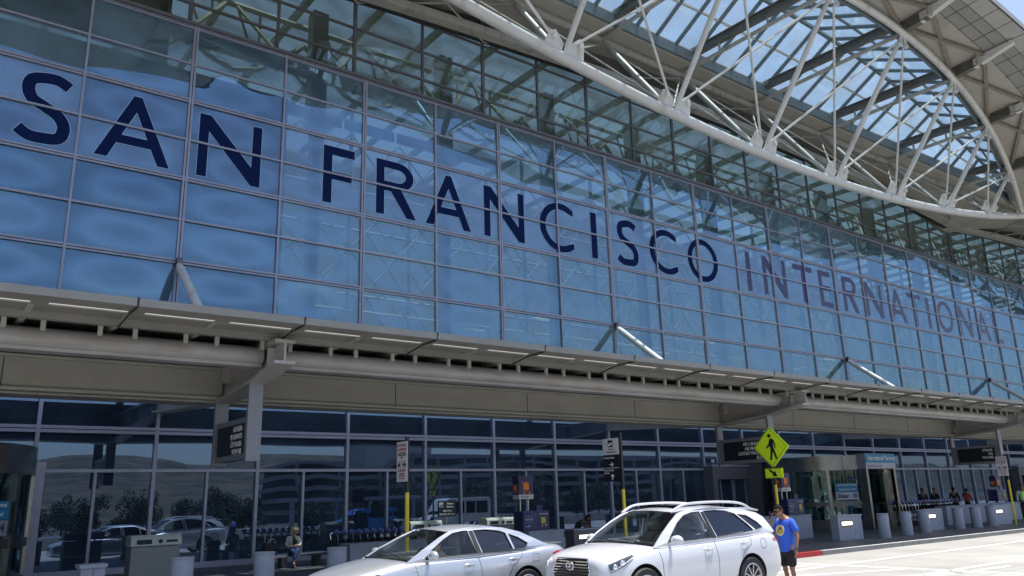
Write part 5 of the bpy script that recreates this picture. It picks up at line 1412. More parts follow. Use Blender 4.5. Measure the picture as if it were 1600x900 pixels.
SEDAN = dict(name='sedan', L=4.85, W=.91, paint='silver', wheels=(.96, 3.735), wr=.33, arch=.375, spokes=10, handle_mat='silver', crown=.010,
    st=[(.02, .58, .28, .45, .58, .42, .64, .66), (.08, .72, .24, .46, .64, .50, .70, .73), (.25, .82, .20, .48, .71, .56, .77, .79), (.6, .89, .19, .50, .79, .62, .84, .875), (1.0, .91, .18, .52, .86, .66, .91, .945), (1.25, .91, .18, .53, .89, .70, .945, .975),
        (1.45, .91, .18, .54, .90, .78, .91, .86), (1.7, .91, .18, .54, .91, .80, .88, .70), (2.8, .91, .18, .55, .935, .80, .90, .70), (3.7, .915, .18, .57, .96, .80, .94, .85), (4.05, .91, .20, .58, .985, .76, 1.0, .98), (4.3, .90, .22, .58, 1.0, .72, 1.035, 1.05), (4.60, .87, .26, .58, 1.0, .68, 1.05, 1.065), (4.78, .82, .34, .56, .92, .64, .99, 1.01), (4.85, .74, .40, .54, .78, .55, .84, .86)],
    belt=[(1.2, .90), (2.0, .92), (3.0, .945), (4.0, 1.0), (4.5, 1.03)], taper=[(1.2, .04), (2.0, 0), (3.3, 0), (3.9, .04), (4.4, .14)],
    belt_w=.855, roof_w=.60, roof_z=1.40,
    side=[(1.25, .90), (1.60, 1.09), (2.00, 1.28), (2.25, 1.375), (2.6, 1.41), (3.0, 1.41), (3.4, 1.38), (3.75, 1.295), (4.1, 1.15), (4.38, 1.03), (4.2, .99), (3.6, .955), (2.7, .925), (1.6, .885)],
    wins=[[(1.62, .96), (1.82, 1.10), (2.06, 1.235), (2.28, 1.325), (2.50, 1.355), (2.60, 1.355), (2.66, .985)],
          [(2.80, .99), (2.74, 1.36), (3.0, 1.36), (3.28, 1.325), (3.40, 1.29), (3.46, 1.01)],
          [(3.52, 1.015), (3.48, 1.265), (3.66, 1.20), (3.84, 1.09), (3.78, 1.03)]],
    bpillar=((2.67, .98), (2.635, 1.355)),
    arcs=[(1.12, 1.42, .965, .91, .79), (2.08, 2.24, 1.40, 1.35, .58), (3.55, 3.50, 1.385, 1.345, .57), (4.22, 4.06, 1.06, 1.02, .70)],
    roofpts=[(2.45, 2.5, 1.448, 1.395, .60), (2.85, 2.85, 1.46, 1.41, .605), (3.25, 3.2, 1.44, 1.385, .595)],
    cowl=(1.38, .965), seats=((2.25, -.36), (2.25, .36), (3.1, -.36), (3.1, .36)), seat_z=1.06, steer=(1.82, -.36, .93),
    seams=[[(1.42, .86), (1.46, .7), (1.44, .4), (1.5, .3)], [(2.69, .92), (2.73, .7), (2.71, .34)], [(3.66, .94), (3.62, .86), (3.42, .74), (3.28, .5), (3.2, .36)], [(1.5, .29), (3.2, .29)]],
    handles=((2.48, .80), (3.44, .84)), mirror=(1.68, 1.0))
CC = (5.67, 12.91, 0)
t, side, front, bvh, gy = car(SEDAN, CC, 'silver sedan with its driver seen through the side window, in front of the white SUV')
for sg in (-1, 1):
    hp = [(.06, .56), (.12, .54), (.5, .64), (.78, .76), (.74, .775), (.40, .73), (.12, .66)]
    f = lambda x, z, sg=sg, off=.004: side(max(x, .12), z, sg, off)
    hb = surf_patch(hp, lambda x, z: f(x, z, off=.003), M['steel_dark'], 'headlight', t); surf_patch(hp, lambda x, z: f(x, z, off=.015), M['lens'], 'headlight_lens', hb)
    c = f(.34, .66, off=.002); MB().sphere(tuple(c), (.06, .03, .045), 14, 8).build('projector', M['reflector'], hb, smooth=True)
    tl = [(4.36, .89), (4.48, .85), (4.72, .81), (4.75, .87), (4.66, .93), (4.50, .925)]
    surf_patch(tl, lambda x, z: side(min(x, 4.80), z, sg, .006), M['redlens'], 'tail_light', t)
    tm = surf_patch([(4.54, .86), (4.70, .84), (4.71, .865), (4.56, .885)], lambda x, z: side(min(x, 4.80), z, sg, .010), M['plate'], 'tail_light_band', t)
gr = [(-.45, .50), (.45, .50), (.40, .60), (-.40, .60)]
surf_patch(gr, lambda y, z: front(y, z, .006), M['black'], 'grille', t)
MB().extr([(4.55, -.62, 1.07), (4.82, -.60, 1.055), (4.82, -.60, 1.035), (4.55, -.62, 1.045)], (0, 1.24, 0)).build('boot_lip', M['silver'], t, bevel=.006)
text('HYBRID', .035, tuple(side(1.30, .77, -1, .004)), (1, 0, 0.05), (0, 0, 1), M['chrome'], t, name='badge', width=.2)
q = MB(); sq = [(3.86, .78), (4.02, .78), (4.04, .90), (3.88, .91)]; q.tube([side(a, c, -1, .001) for a, c in sq], .003, 4, closed=True); q.build('fuel_flap_seam', M['rubber'], t)

# ------------------------------------------------------------------ people
def skin_obj(name, chains, m, parent, sub=2, root=0, extra=None):
    """chains: list of lists of (pos, radius or (rx, ry)); the first point of a later chain may be an index tuple ('j', k) of an earlier vertex"""
    verts, edges, rad = [], [], []
    for ch in chains:
        prev = None
        for p in ch:
            if p[0] == 'j': prev = p[1]; continue
            verts.append(Vector(p[0])); r = p[1] if isinstance(p[1], tuple) else (p[1], p[1]); rad.append(r)
            i = len(verts) - 1
            if prev is not None: edges.append((prev, i))
            prev = i
    me = bpy.data.meshes.new(name); me.from_pydata(verts, edges, []); me.update()
    o = bpy.data.objects.new(name, me); col.objects.link(o)
    md = o.modifiers.new('skin', 'SKIN'); md.use_smooth_shade = True
    sv = me.skin_vertices[0].data
    for i, r in enumerate(rad): sv[i].radius = r; sv[i].use_root = (i == root)
    sb = o.modifiers.new('sub', 'SUBSURF'); sb.levels = sub; sb.render_levels = sub
    bake(o); o.data.materials.clear()
    ms = m if isinstance(m, (list, tuple)) else [m]
    for q in ms: o.data.materials.append(q)
    o.data.polygons.foreach_set('use_smooth', [True] * len(o.data.polygons))
    if parent: o.parent = parent
    return o
def join_mesh(dst, me_src_obj, mat_index=0):
    bm = bmesh.new(); bm.from_mesh(dst.data); n0 = len(bm.faces)
    bm.from_mesh(me_src_obj.data); bm.faces.ensure_lookup_table()
    for f in bm.faces[n0:]: f.material_index = mat_index; f.smooth = True
    bm.to_mesh(dst.data); bm.free(); bpy.data.objects.remove(me_src_obj)
def head_parts(body, hc, hr, facing, skin_m):
    """skull, nose, ears, lips, eyes added to the body mesh; facing = unit vector, hc = head centre"""
    f = Vector(facing).normalized(); up0 = Vector((0, 0, 1)); s = up0.cross(f).normalized(); u = f.cross(s)
    b = MB(); n, m = 20, 14
    rings = []
    for i in range(1, m):
        th = math.pi * i / m; ring = []
        for j in range(n):
            ph = 2 * math.pi * j / n; x, y, z = math.sin(th) * math.cos(ph), math.sin(th) * math.sin(ph), math.cos(th)
            w = .78 * (1 - .22 * max(0, -z)) ; d = 1.0 if x < 0 else .92
            jaw = 1 - .18 * max(0, -z) if x < 0 else 1.0
            ring.append(b.vert(Vector(hc) + (f * (x * d * jaw * .95 + (.06 if z < 0 and x > 0 else 0)) + s * y * w + u * z * 1.18) * hr))
        rings.append(ring)
    a = b.vert(Vector(hc) + u * hr * 1.18); c = b.vert(Vector(hc) - u * hr * 1.14 + f * hr * .12)
    for j in range(n): b.face((a, rings[0][j], rings[0][(j + 1) % n])); b.face((c, rings[-1][(j + 1) % n], rings[-1][j]))
    for A, B in zip(rings, rings[1:]):
        for j in range(n): b.face((A[j], B[j], B[(j + 1) % n], A[(j + 1) % n]))
    P = lambda x, y, z: Vector(hc) + (f * x + s * y + u * z) * hr
    b.tube([P(.84, 0, .12), P(.98, 0, -.10), P(1.12, 0, -.30), P(.90, 0, -.40)], [hr * .07, hr * .10, hr * .15, hr * .10], 8)
    for sy in (-1, 1): b.tube([P(-.06, sy * .76, .12), P(-.16, sy * .88, .08), P(-.10, sy * .86, -.20), P(.0, sy * .74, -.28)], [hr * .06, hr * .11, hr * .09, hr * .05], 6)
    b.tube([P(.80, -.26, -.62), P(.92, 0, -.60), P(.80, .26, -.62)], [hr * .03, hr * .07, hr * .03], 6)
    for sy in (-1, 1): b.tube([P(.80, sy * .22, .18), P(.84, sy * .30, .20), P(.76, sy * .46, .17)], hr * .045, 6)
    o = b.build('tmp', [skin_m]); join_mesh(body, o)
    return P
def hand(body, w, d, palm_n, size, curl=.35, thumb_side=1):
    """w wrist, d direction of the palm, palm_n palm normal; five separate fingers"""
    d = Vector(d).normalized(); pn = Vector(palm_n).normalized(); sd = d.cross(pn).normalized() * thumb_side; w = Vector(w); L = size
    b = MB()
    rows = [[w + sd * a * L * .16 + pn * c * L * .09 + d * t_ * L for a, c in ((-1, -1), (1, -1), (1, 1), (-1, 1))] for t_ in (-.06,)]
    k = [(0, .15, .10), (.18, .20, .10), (.36, .22, .085), (.50, .21, .06)]
    rings = []
    for t_, hw, hh in k:
        rings.append([b.vert(w + d * L * t_ + sd * math.cos(a) * L * hw + pn * math.sin(a) * L * hh) for a in [2 * math.pi * j / 10 for j in range(10)]])
    for A, B in zip(rings, rings[1:]):
        for j in range(10): b.face((A[j], A[(j + 1) % 10], B[(j + 1) % 10], B[j]))
    b.face(rings[0][::-1]); b.face(rings[-1])
    for off, ln in ((.165, .40), (.055, .46), (-.055, .43), (-.16, .34)):
        p = w + d * L * .44 + sd * L * off; pts = [p]; ang = curl * .4; q = p
        for sgm in (.45, .32, .25):
            dd = (d * math.cos(ang) + pn * math.sin(ang)); q = q + dd * ln * L * sgm; pts.append(q); ang += curl
        b.tube(pts, [L * .052, L * .05, L * .044, L * .034], 8)
    p = w + d * L * .12 + sd * L * .14
    b.tube([p, p + (d * .5 + sd * .75 + pn * .2).normalized() * L * .17, p + (d * .8 + sd * .55 + pn * .35).normalized() * L * .33, p + (d * .95 + sd * .4 + pn * .5).normalized() * L * .43], [L * .07, L * .062, L * .052, L * .04], 8)
    o = b.build('tmp', [M['skin']], smooth=True); join_mesh(body, o)
def hair_cap(P, hr, m, parent, style='short', rs=3):
    b = MB(); rr = random.Random(rs)
    if style == 'short':
        n, mm = 24, 10; rings = []
        for i in range(0, mm + 1):
            th = math.radians(4 + 118 * i / mm); ring = []
            for j in range(n):
                ph = 2 * math.pi * j / n; x, y, z = math.sin(th) * math.cos(ph), math.sin(th) * math.sin(ph), math.cos(th)
                k = 1.0 + rr.uniform(0, .07)
                if x > .35 and z < .62: k = .80
                if z < -.1 and x > -.25: k = .80
                ring.append(b.vert(P(x * 1.02 * k - .04, y * .83 * k, z * 1.24 * k + .03)))
            rings.append(ring)
        a = b.vert(P(0, 0, 1.32))
        for j in range(n): b.face((a, rings[0][j], rings[0][(j + 1) % n]))
        for A, B in zip(rings, rings[1:]):
            for j in range(n): b.face((A[j], B[j], B[(j + 1) % n], A[(j + 1) % n]))
        for _ in range(60):
            u = rr.uniform(0, 6.28); r0 = rr.uniform(0, .7); c = P(r0 * math.cos(u), r0 * math.sin(u) * .8, 1.2 - r0 * r0 * .5)
            b.tube([c, c + Vector((rr.uniform(-.4, .2), rr.uniform(-.3, .3), rr.uniform(.1, .35))) * hr * .6], [hr * .05, hr * .012], 4)
    else:
        for _ in range(150):
            u = rr.uniform(0, 6.28); z = rr.uniform(-.9, 1.15); r0 = math.sqrt(max(.05, 1.2 - (z * .8) ** 2)) * rr.uniform(.85, 1.15)
            x, y = r0 * math.cos(u), r0 * math.sin(u)
            if x > .45 and z < .6: continue
            c = P(x * .95 - .1, y * .98, z); s = hr * rr.uniform(.14, .26)
            b.sphere(tuple(c), (s, s, s * 1.1), 6, 4)
    return b.build('hair', m, parent, smooth=True)

# --- the man standing behind the SUV
man = empty('person', (14.34, 9.98, 0), R_(0), 'man in a royal blue tee and black shorts behind the white SUV, hand at face', 'person')
FX = Vector((-.94, -.05, 0)).normalized(); FX = Vector((-.93, .22, 0)).normalized(); LX = Vector((0, 0, 1)).cross(FX)   # facing, his left
def PM(f, l, z): return FX * f + LX * l + Vector((0, 0, z))
sk = M['skin']
body = skin_obj('body', [
    [(PM(-.02, 0, .84), (.095, .075)), (PM(-.01, 0, 1.0), (.10, .08)), (PM(-.03, 0, 1.16), (.135, .10)), (PM(-.03, 0, 1.30), (.13, .09)), (PM(.03, 0, 1.385), .058), (PM(.075, 0, 1.44), .055)],
    [('j', 3), (PM(-.03, .17, 1.305), .06), (PM(-.06, .235, 1.10), .047), (PM(-.05, .265, 1.0), .042), (PM(.0, .275, .84), .034), (PM(.02, .28, .76), .027)],
    [('j', 3), (PM(-.02, -.17, 1.295), .06), (PM(.06, -.25, 1.12), .047), (PM(.10, -.26, 1.05), .042), (PM(.20, -.17, 1.22), .035), (PM(.225, -.12, 1.32), .028)],
    [('j', 0), (PM(.0, .09, .76), .075), (PM(.03, .11, .50), .062), (PM(.02, .11, .40), .052), (PM(-.03, .115, .12), .036), (PM(-.03, .115, .06), .036)],
    [('j', 0), (PM(-.02, -.09, .76), .075), (PM(.0, -.12, .50), .062), (PM(-.01, -.12, .40), .052), (PM(-.07, -.12, .12), .036), (PM(-.07, -.12, .06), .036)]], [sk], man)
face = (FX * .86 + Vector((0, 0, -.42)) + LX * .10).normalized(); HC = PM(.115, .0, 1.50)
P = head_parts(body, HC, .098, face, sk)
hand(body, PM(.02, .28, .755), (FX * .15 + Vector((0, 0, -1))), LX * -1 + FX * .2, .175, .45, 1)
hand(body, PM(.225, -.12, 1.325), (FX * -.12 + LX * .22 + Vector((0, 0, 1))), (FX * -.6 + LX * .7), .165, .5, -1)
hair_cap(P, .098, M['hair'], man)
b = MB(); 
for sy in (-1, 1): b.tube([P(.93, sy * .10, .17), P(.95, sy * .30, .17), P(.84, sy * .52, .17)], .018, 8)
for sy in (-1, 1): b.tube([P(.84, sy * .56, .20), P(.0, sy * .84, .16)], .004, 5)
b.tube([P(.96, -.12, .22), P(.96, .12, .22)], .005, 5); b.build('sunglasses', M['black'], man, smooth=True)
b = MB(); c = PM(.235, -.105, 1.42); b.beam(c - Vector((0, 0, .07)), c + Vector((0, 0, .07)), .07, .01, up=FX); ph = b.build('phone', M['navy'], man)
tee = skin_obj('tee_shirt', [
    [(PM(-.02, 0, .70), (.20, .155)), (PM(-.02, 0, .76), (.198, .152)), (PM(-.015, 0, .92), (.182, .138)), (PM(-.03, 0, 1.16), (.172, .13)), (PM(-.03, 0, 1.29), (.155, .112)), (PM(.005, 0, 1.345), (.085, .08))],
    [('j', 3), (PM(-.03, .175, 1.295), .080), (PM(-.055, .225, 1.16), .074), (PM(-.06, .24, 1.08), .070)],
    [('j', 3), (PM(-.02, -.175, 1.285), .080), (PM(.035, -.225, 1.16), .074), (PM(.06, -.245, 1.10), .070)]], M['shirt'], man)
shorts = skin_obj('shorts', [
    [(PM(-.02, 0, .84), (.150, .11)), (PM(-.02, 0, .76), (.158, .118))],
    [('j', 1), (PM(.0, .10, .70), .115), (PM(.02, .115, .55), .10), (PM(.02, .115, .42), .098)],
    [('j', 1), (PM(-.01, -.10, .70), .115), (PM(.0, -.12, .55), .10), (PM(-.01, -.12, .42), .098)]], M['black_cloth'], man)
for sy, xo in ((.115, 0), (-.12, -.04)):
    MB().sphere(tuple(PM(xo + .04, sy, .05)), (.14, .055, .055), 12, 8).build('shoe', M['black_cloth'], man, smooth=True)
b = MB(); c0 = PM(.018, .279, .785); b.tube([c0 + Vector((.032 * math.cos(a), .032 * math.sin(a), 0)) for a in [6.283 * i / 14 for i in range(14)]], .009, 6, closed=True); b.build('wristband', M['black'], man)
# round gold chest print: ring and bridge of bars, laid on the shirt front by ray casting
bm = bmesh.new(); bm.from_mesh(tee.data); tb = BVHTree.FromBMesh(bm); bm.free()
def chest(l, z, off=.004):
    h = tb.ray_cast(PM(1.0, l, z), -FX); return (h[0] if h[0] else PM(.1, l, z)) + FX * off
CZ = 1.125
rows = [[chest(.0 + r * math.cos(a), CZ + r * math.sin(a)) for a in [6.2832 * i / 28 for i in range(29)]] for r in (.001, .04, .08, .098)]
MB().grid(rows).build('chest_print', M['gold'], tee, smooth=True)
rg = MB(); rg.tube([chest(.098 * math.cos(a), CZ + .098 * math.sin(a), .004) for a in [6.2832 * i / 28 for i in range(28)]], .005, 5, closed=True)
rg.build('print_ring', M['white'], tee)
rg = MB()
for pts in ([(-.075, -.02), (-.04, .0), (0, .045), (.04, .0), (.075, -.02)], [(-.075, -.035), (.075, -.035)], [(-.02, -.03), (.01, .04), (.05, .05)], [(.0, .06), (.03, .03), (.05, .06)]):
    rg.tube([chest(a, CZ + c, .007) for a, c in pts], .0045, 5)
rg.build('print_lines', M['navy'], tee)

# --- seated woman with suitcase
def seated_woman():
    t = empty('person', (9.82, 23.85, SW), 0, 'curly blonde woman in a white jacket sitting on the bench looking down', 'person')
    F = Vector((-.12, -1, 0)).normalized(); L_ = Vector((0, 0, 1)).cross(F)
    q = lambda f, l, z: F * f + L_ * l + Vector((0, 0, z))
    body = skin_obj('body', [
        [(q(.0, 0, .46), (.13, .11)), (q(.02, 0, .62), (.11, .09)), (q(.06, 0, .80), (.12, .085)), (q(.10, 0, .90), .05), (q(.14, 0, .95), .045)],
        [('j', 2), (q(.06, .15, .82), .045), (q(.12, .20, .64), .038), (q(.28, .10, .60), .03), (q(.34, .04, .62), .024)],
        [('j', 2), (q(.06, -.15, .82), .045), (q(.12, -.20, .64), .038), (q(.26, -.12, .58), .03), (q(.33, -.05, .60), .024)],
        [('j', 0), (q(.10, .09, .47), .085), (q(.42, .04, .50), .06), (q(.50, -.04, .30), .045), (q(.52, -.08, .14), .032), (q(.58, -.09, .10), .028)],
        [('j', 0), (q(.10, -.09, .46), .085), (q(.42, -.06, .46), .06), (q(.42, -.05, .24), .045), (q(.40, -.03, .06), .032), (q(.50, -.03, .03), .028)]], [M['skin2']], t)
    P = head_parts(body, q(.19, 0, 1.02), .092, (F * .8 + Vector((0, 0, -.55))).normalized(), M['skin2'])
    hand(body, q(.34, .04, .62), (F * .6 - L_ * .4 + Vector((0, 0, .2))), Vector((0, 0, -1)), .15, .5, 1); hand(body, q(.33, -.05, .60), (F * .6 + L_ * .4), Vector((0, 0, 1)), .15, .5, 1)
    hair_cap(P, .122, M['blond'], t, 'curly')
    skin_obj('jacket', [
        [(q(.0, 0, .47), (.16, .13)), (q(.02, 0, .62), (.145, .115)), (q(.05, 0, .80), (.15, .105)), (q(.085, 0, .875), (.07, .065))],
        [('j', 2), (q(.06, .155, .815), .06), (q(.12, .21, .64), .052), (q(.24, .12, .60), .044)],
        [('j', 2), (q(.06, -.155, .815), .06), (q(.12, -.21, .64), .052), (q(.23, -.14, .58), .044)]], M['white_cloth'], t)
    b = MB(); b.extr([q(.155, -.03, .86), q(.155, .03, .86), q(.18, .045, .62), q(.18, -.045, .62)], F * .012); b.build('top', M['black_cloth'], t)
    skin_obj('jeans', [
        [(q(-.02, 0, .45), (.16, .12)), (q(.06, 0, .46), (.16, .11))],
        [('j', 1), (q(.20, .08, .48), .095), (q(.43, .04, .505), .072), (q(.49, -.03, .34), .055), (q(.515, -.07, .22), .05)],
        [('j', 1), (q(.20, -.08, .47), .095), (q(.43, -.06, .465), .072), (q(.42, -.05, .28), .055), (q(.405, -.035, .16), .05)]], M['jeans'], t)
    MB().beam(q(.36, 0, .66), q(.40, 0, .78), .07, .012).build('phone', M['black'], t)
    return t
seated_woman()
t = empty('suitcase', (9.12, 23.9, SW), 0, 'black wheeled suitcase with a handbag strapped on top beside the seated woman', 'suitcase')
MB().box((-.19, -.12, .05), (.19, .12, .52)).build('case', M['black_cloth'], t, bevel=.03)
b = MB()
for x in (-.09, .09): b.tube([(x, .09, .50), (x, .09, .95)], .009, 6)
b.tube([(-.09, .09, .95), (.09, .09, .95)], .014, 6); b.build('pull_handle', M['steel'], t)
for x in (-.15, .15): MB().tube([(x - .02, .08, .035), (x + .02, .08, .035)], .035, 10).build('wheel', M['rubber'], t)
t = empty('handbag', (9.14, 23.84, SW + .52), 0, 'black leather handbag lying on the suitcase by the bench', 'handbag')
MB().extr([(-.20, -.12, 0), (.20, -.12, 0), (.23, -.12, .10), (.17, -.10, .20), (-.17, -.10, .20), (-.23, -.12, .10)], (0, .2, 0)).build('bag', M['dark'], t, bevel=.02)
MB().tube([(-.11, -.11, .18), (-.07, -.12, .30), (.07, -.12, .30), (.11, -.11, .18)], .010, 6).build('strap', M['chrome'], t, smooth=True)

def stander(x, y, rz, label, top, legs, skinm, hairm, H=1.70, pose='arms', vest=None):
    t = empty('person', (x, y, SW), rz, label, 'person'); k = H / 1.70
    q = lambda f, l, z: Vector((f * k, l * k, z * k))
    arms = {'arms': ([(.0, .22, 1.12), (.10, .23, .90)], [(.0, -.22, 1.12), (.10, -.23, .90)]), 'fold': ([(.02, .22, 1.12), (.22, .04, 1.06)], [(.02, -.22, 1.12), (.22, -.04, 1.04)]),
            'phone': ([(.04, .23, 1.16), (.20, .10, 1.34)], [(.0, -.22, 1.12), (.08, -.22, .92)])}[pose]
    body = skin_obj('body', [
        [(q(0, 0, .92), (.14, .10)), (q(0, 0, 1.10), (.125, .09)), (q(0, 0, 1.34), (.13, .085)), (q(.01, 0, 1.44), .055), (q(.02, 0, 1.50), .05)],
        [('j', 2), (q(0, .17, 1.36), .055), (q(*arms[0][0]), .043), (q(*arms[0][1]), .03)],
        [('j', 2), (q(0, -.17, 1.36), .055), (q(*arms[1][0]), .043), (q(*arms[1][1]), .03)],
        [('j', 0), (q(0, .09, .82), .085), (q(.02, .10, .46), .055), (q(-.02, .10, .07), .036), (q(.08, .10, .03), .034)],
        [('j', 0), (q(0, -.09, .82), .085), (q(.02, -.10, .46), .055), (q(-.02, -.10, .07), .036), (q(.08, -.10, .03), .034)]], [skinm], t)
    P = head_parts(body, q(.03, 0, 1.575), .098 * k, (1, 0, -.15), skinm)
    for s, a in ((1, arms[0]), (-1, arms[1])):
        d = (q(*a[1]) - q(*a[0])).normalized(); hand(body, q(*a[1]), d, Vector((0, -s, 0)), .165, .4, 1)
    hair_cap(P, .098 * k, hairm, t)
    a0, a1 = arms
    mid = lambda a: q(*[lerp(a[0][i], a[1][i], .8) for i in range(3)])
    sh = skin_obj('shirt', [
        [(q(0, 0, .90), (.16, .12)), (q(0, 0, 1.10), (.145, .11)), (q(0, 0, 1.33), (.15, .105)), (q(.0, 0, 1.40), (.075, .07))],
        [('j', 2), (q(0, .175, 1.355), .068), (q(*a0[0]), .055), (mid(a0), .042)],
        [('j', 2), (q(0, -.175, 1.355), .068), (q(*a1[0]), .055), (mid(a1), .042)]], top, t)
    if vest: skin_obj('vest', [[(q(0, 0, .95), (.175, .135)), (q(0, 0, 1.12), (.165, .125)), (q(0, 0, 1.32), (.17, .12)), (q(0, 0, 1.38), (.10, .085))]], vest, t)
    skin_obj('trousers', [[(q(0, 0, .93), (.155, .115)), (q(0, 0, .86), (.155, .115))],
        [('j', 1), (q(0, .09, .78), .10), (q(.02, .10, .46), .072), (q(-.01, .10, .12), .06)], [('j', 1), (q(0, -.09, .78), .10), (q(.02, -.10, .46), .072), (q(-.01, -.10, .12), .06)]], legs, t)
    return t
bk = M['black_cloth']
stander(42.6, 21.2, R_(-130), 'man in black uniform with folded arms, left of the far right people', bk, bk, M['skin3'], M['hair'], 1.72, 'fold')
stander(43.9, 21.2, R_(170), 'dark haired person in black walking beside the folded arms man', bk, bk, M['skin'], M['hair'], 1.70)
stander(46.9, 21.6, R_(20), 'person in black seen from behind above the long cart row', bk, bk, M['skin'], M['hair'], 1.70)
stander(48.6, 21.7, R_(0), 'person in a coral red top above the long cart row', M['red_cloth'], bk, M['skin3'], M['hair'], 1.62, 'phone')
stander(43.9, 17.0, R_(-160), 'man in a lime safety vest at the right edge of the frame', M['white_cloth'], bk, M['skin3'], M['hair'], 1.74, 'arms', M['hivis'])
stander(22.8, 25.2, R_(-90), 'man in a light blue shirt, small, near the glass right of the podium', M['lightblue'], M['jeans'], M['skin2'], M['hair'], 1.70) if False else None
# the porter leaning on the podium
def porter():
    t = empty('person', (19.3, 21.62, SW), 0, 'porter in a dark teal uniform leaning with folded forearms on the podium', 'person')
    F = Vector((.35, -1, 0)).normalized(); L_ = Vector((0, 0, 1)).cross(F); q = lambda f, l, z: F * f + L_ * l + Vector((0, 0, z))
    body = skin_obj('body', [
        [(q(-.18, 0, .74), (.14, .10)), (q(-.05, 0, .84), (.125, .095)), (q(.14, 0, .93), (.13, .09)), (q(.22, 0, .985), .055), (q(.26, 0, 1.0), .05)],
        [('j', 2), (q(.16, .18, .93), .055), (q(.18, .24, .80), .045), (q(.36, .05, .775), .034)], [('j', 2), (q(.16, -.18, .93), .055), (q(.18, -.24, .80), .045), (q(.38, -.05, .775), .034)],
        [('j', 0), (q(-.18, .09, .66), .085), (q(-.10, .10, .38), .055), (q(-.22, .10, .06), .036), (q(-.12, .10, .03), .034)], [('j', 0), (q(-.18, -.09, .66), .085), (q(-.10, -.10, .38), .055), (q(-.22, -.10, .06), .036), (q(-.12, -.10, .03), .034)]], [M['skin3']], t)
    P = head_parts(body, q(.31, 0, 1.04), .095, (F + Vector((0, 0, -.35))).normalized(), M['skin3'])
    hand(body, q(.36, .05, .775), F * .3 - L_, Vector((0, 0, -1)), .16, .2); hand(body, q(.38, -.05, .775), F * .3 + L_, Vector((0, 0, -1)), .16, .2, -1)
    hair_cap(P, .088, M['hair'], t)
    skin_obj('shirt', [[(q(-.18, 0, .73), (.16, .12)), (q(-.05, 0, .84), (.15, .115)), (q(.14, 0, .925), (.155, .11)), (q(.19, 0, .96), (.075, .07))],
        [('j', 2), (q(.15, .185, .925), .068), (q(.18, .235, .82), .058)], [('j', 2), (q(.15, -.185, .925), .068), (q(.18, -.235, .82), .058)]], M['teal_cloth'], t)
    skin_obj('trousers', [[(q(-.18, 0, .74), (.155, .115)), (q(-.2, 0, .70), (.155, .115))], [('j', 1), (q(-.17, .09, .60), .10), (q(-.10, .10, .38), .072), (q(-.2, .10, .10), .06)], [('j', 1), (q(-.17, -.09, .60), .10), (q(-.10, -.10, .38), .072), (q(-.2, -.10, .10), .06)]], bk, t)
porter()
# sedan driver
def driver():
    t = empty('person', (CC[0] + 2.18, CC[1] - .36, .45), 0, 'driver in a light blue shirt seen through the side window of the silver sedan', 'person')
    q = lambda f, l, z: Vector((-f, -l, z))
    body = skin_obj('body', [[(q(-.12, 0, .08), (.14, .10)), (q(-.14, 0, .26), (.125, .09)), (q(-.10, 0, .44), (.13, .085)), (q(-.05, 0, .54), .05), (q(-.02, 0, .60), .045)],
        [('j', 2), (q(-.08, .17, .44), .05), (q(.06, .20, .30), .04), (q(.30, .14, .40), .03)], [('j', 2), (q(-.08, -.17, .44), .05), (q(.06, -.20, .30), .04), (q(.30, -.14, .40), .03)],
        [('j', 0), (q(.05, .09, .08), .08), (q(.35, .10, .14), .055), (q(.50, .10, -.12), .04)], [('j', 0), (q(.05, -.09, .08), .08), (q(.35, -.10, .14), .055), (q(.50, -.10, -.12), .04)]], [M['skin2']], t)
    P = head_parts(body, q(.02, 0, .68), .09, (-1, 0, 0), M['skin2']); hair_cap(P, .09, M['hair'], t)
    hand(body, q(.30, .14, .40), (-1, 0, .4), (0, 0, -1), .15, .6); hand(body, q(.30, -.14, .40), (-1, 0, .4), (0, 0, -1), .15, .6)
    skin_obj('shirt', [[(q(-.12, 0, .08), (.16, .12)), (q(-.14, 0, .26), (.145, .11)), (q(-.10, 0, .435), (.15, .105)), (q(-.06, 0, .49), (.07, .065))],
        [('j', 2), (q(-.07, .175, .435), .062), (q(.05, .20, .31), .052)], [('j', 2), (q(-.07, -.175, .435), .062), (q(.05, -.20, .31), .052)]], M['lightblue'], t)
driver()

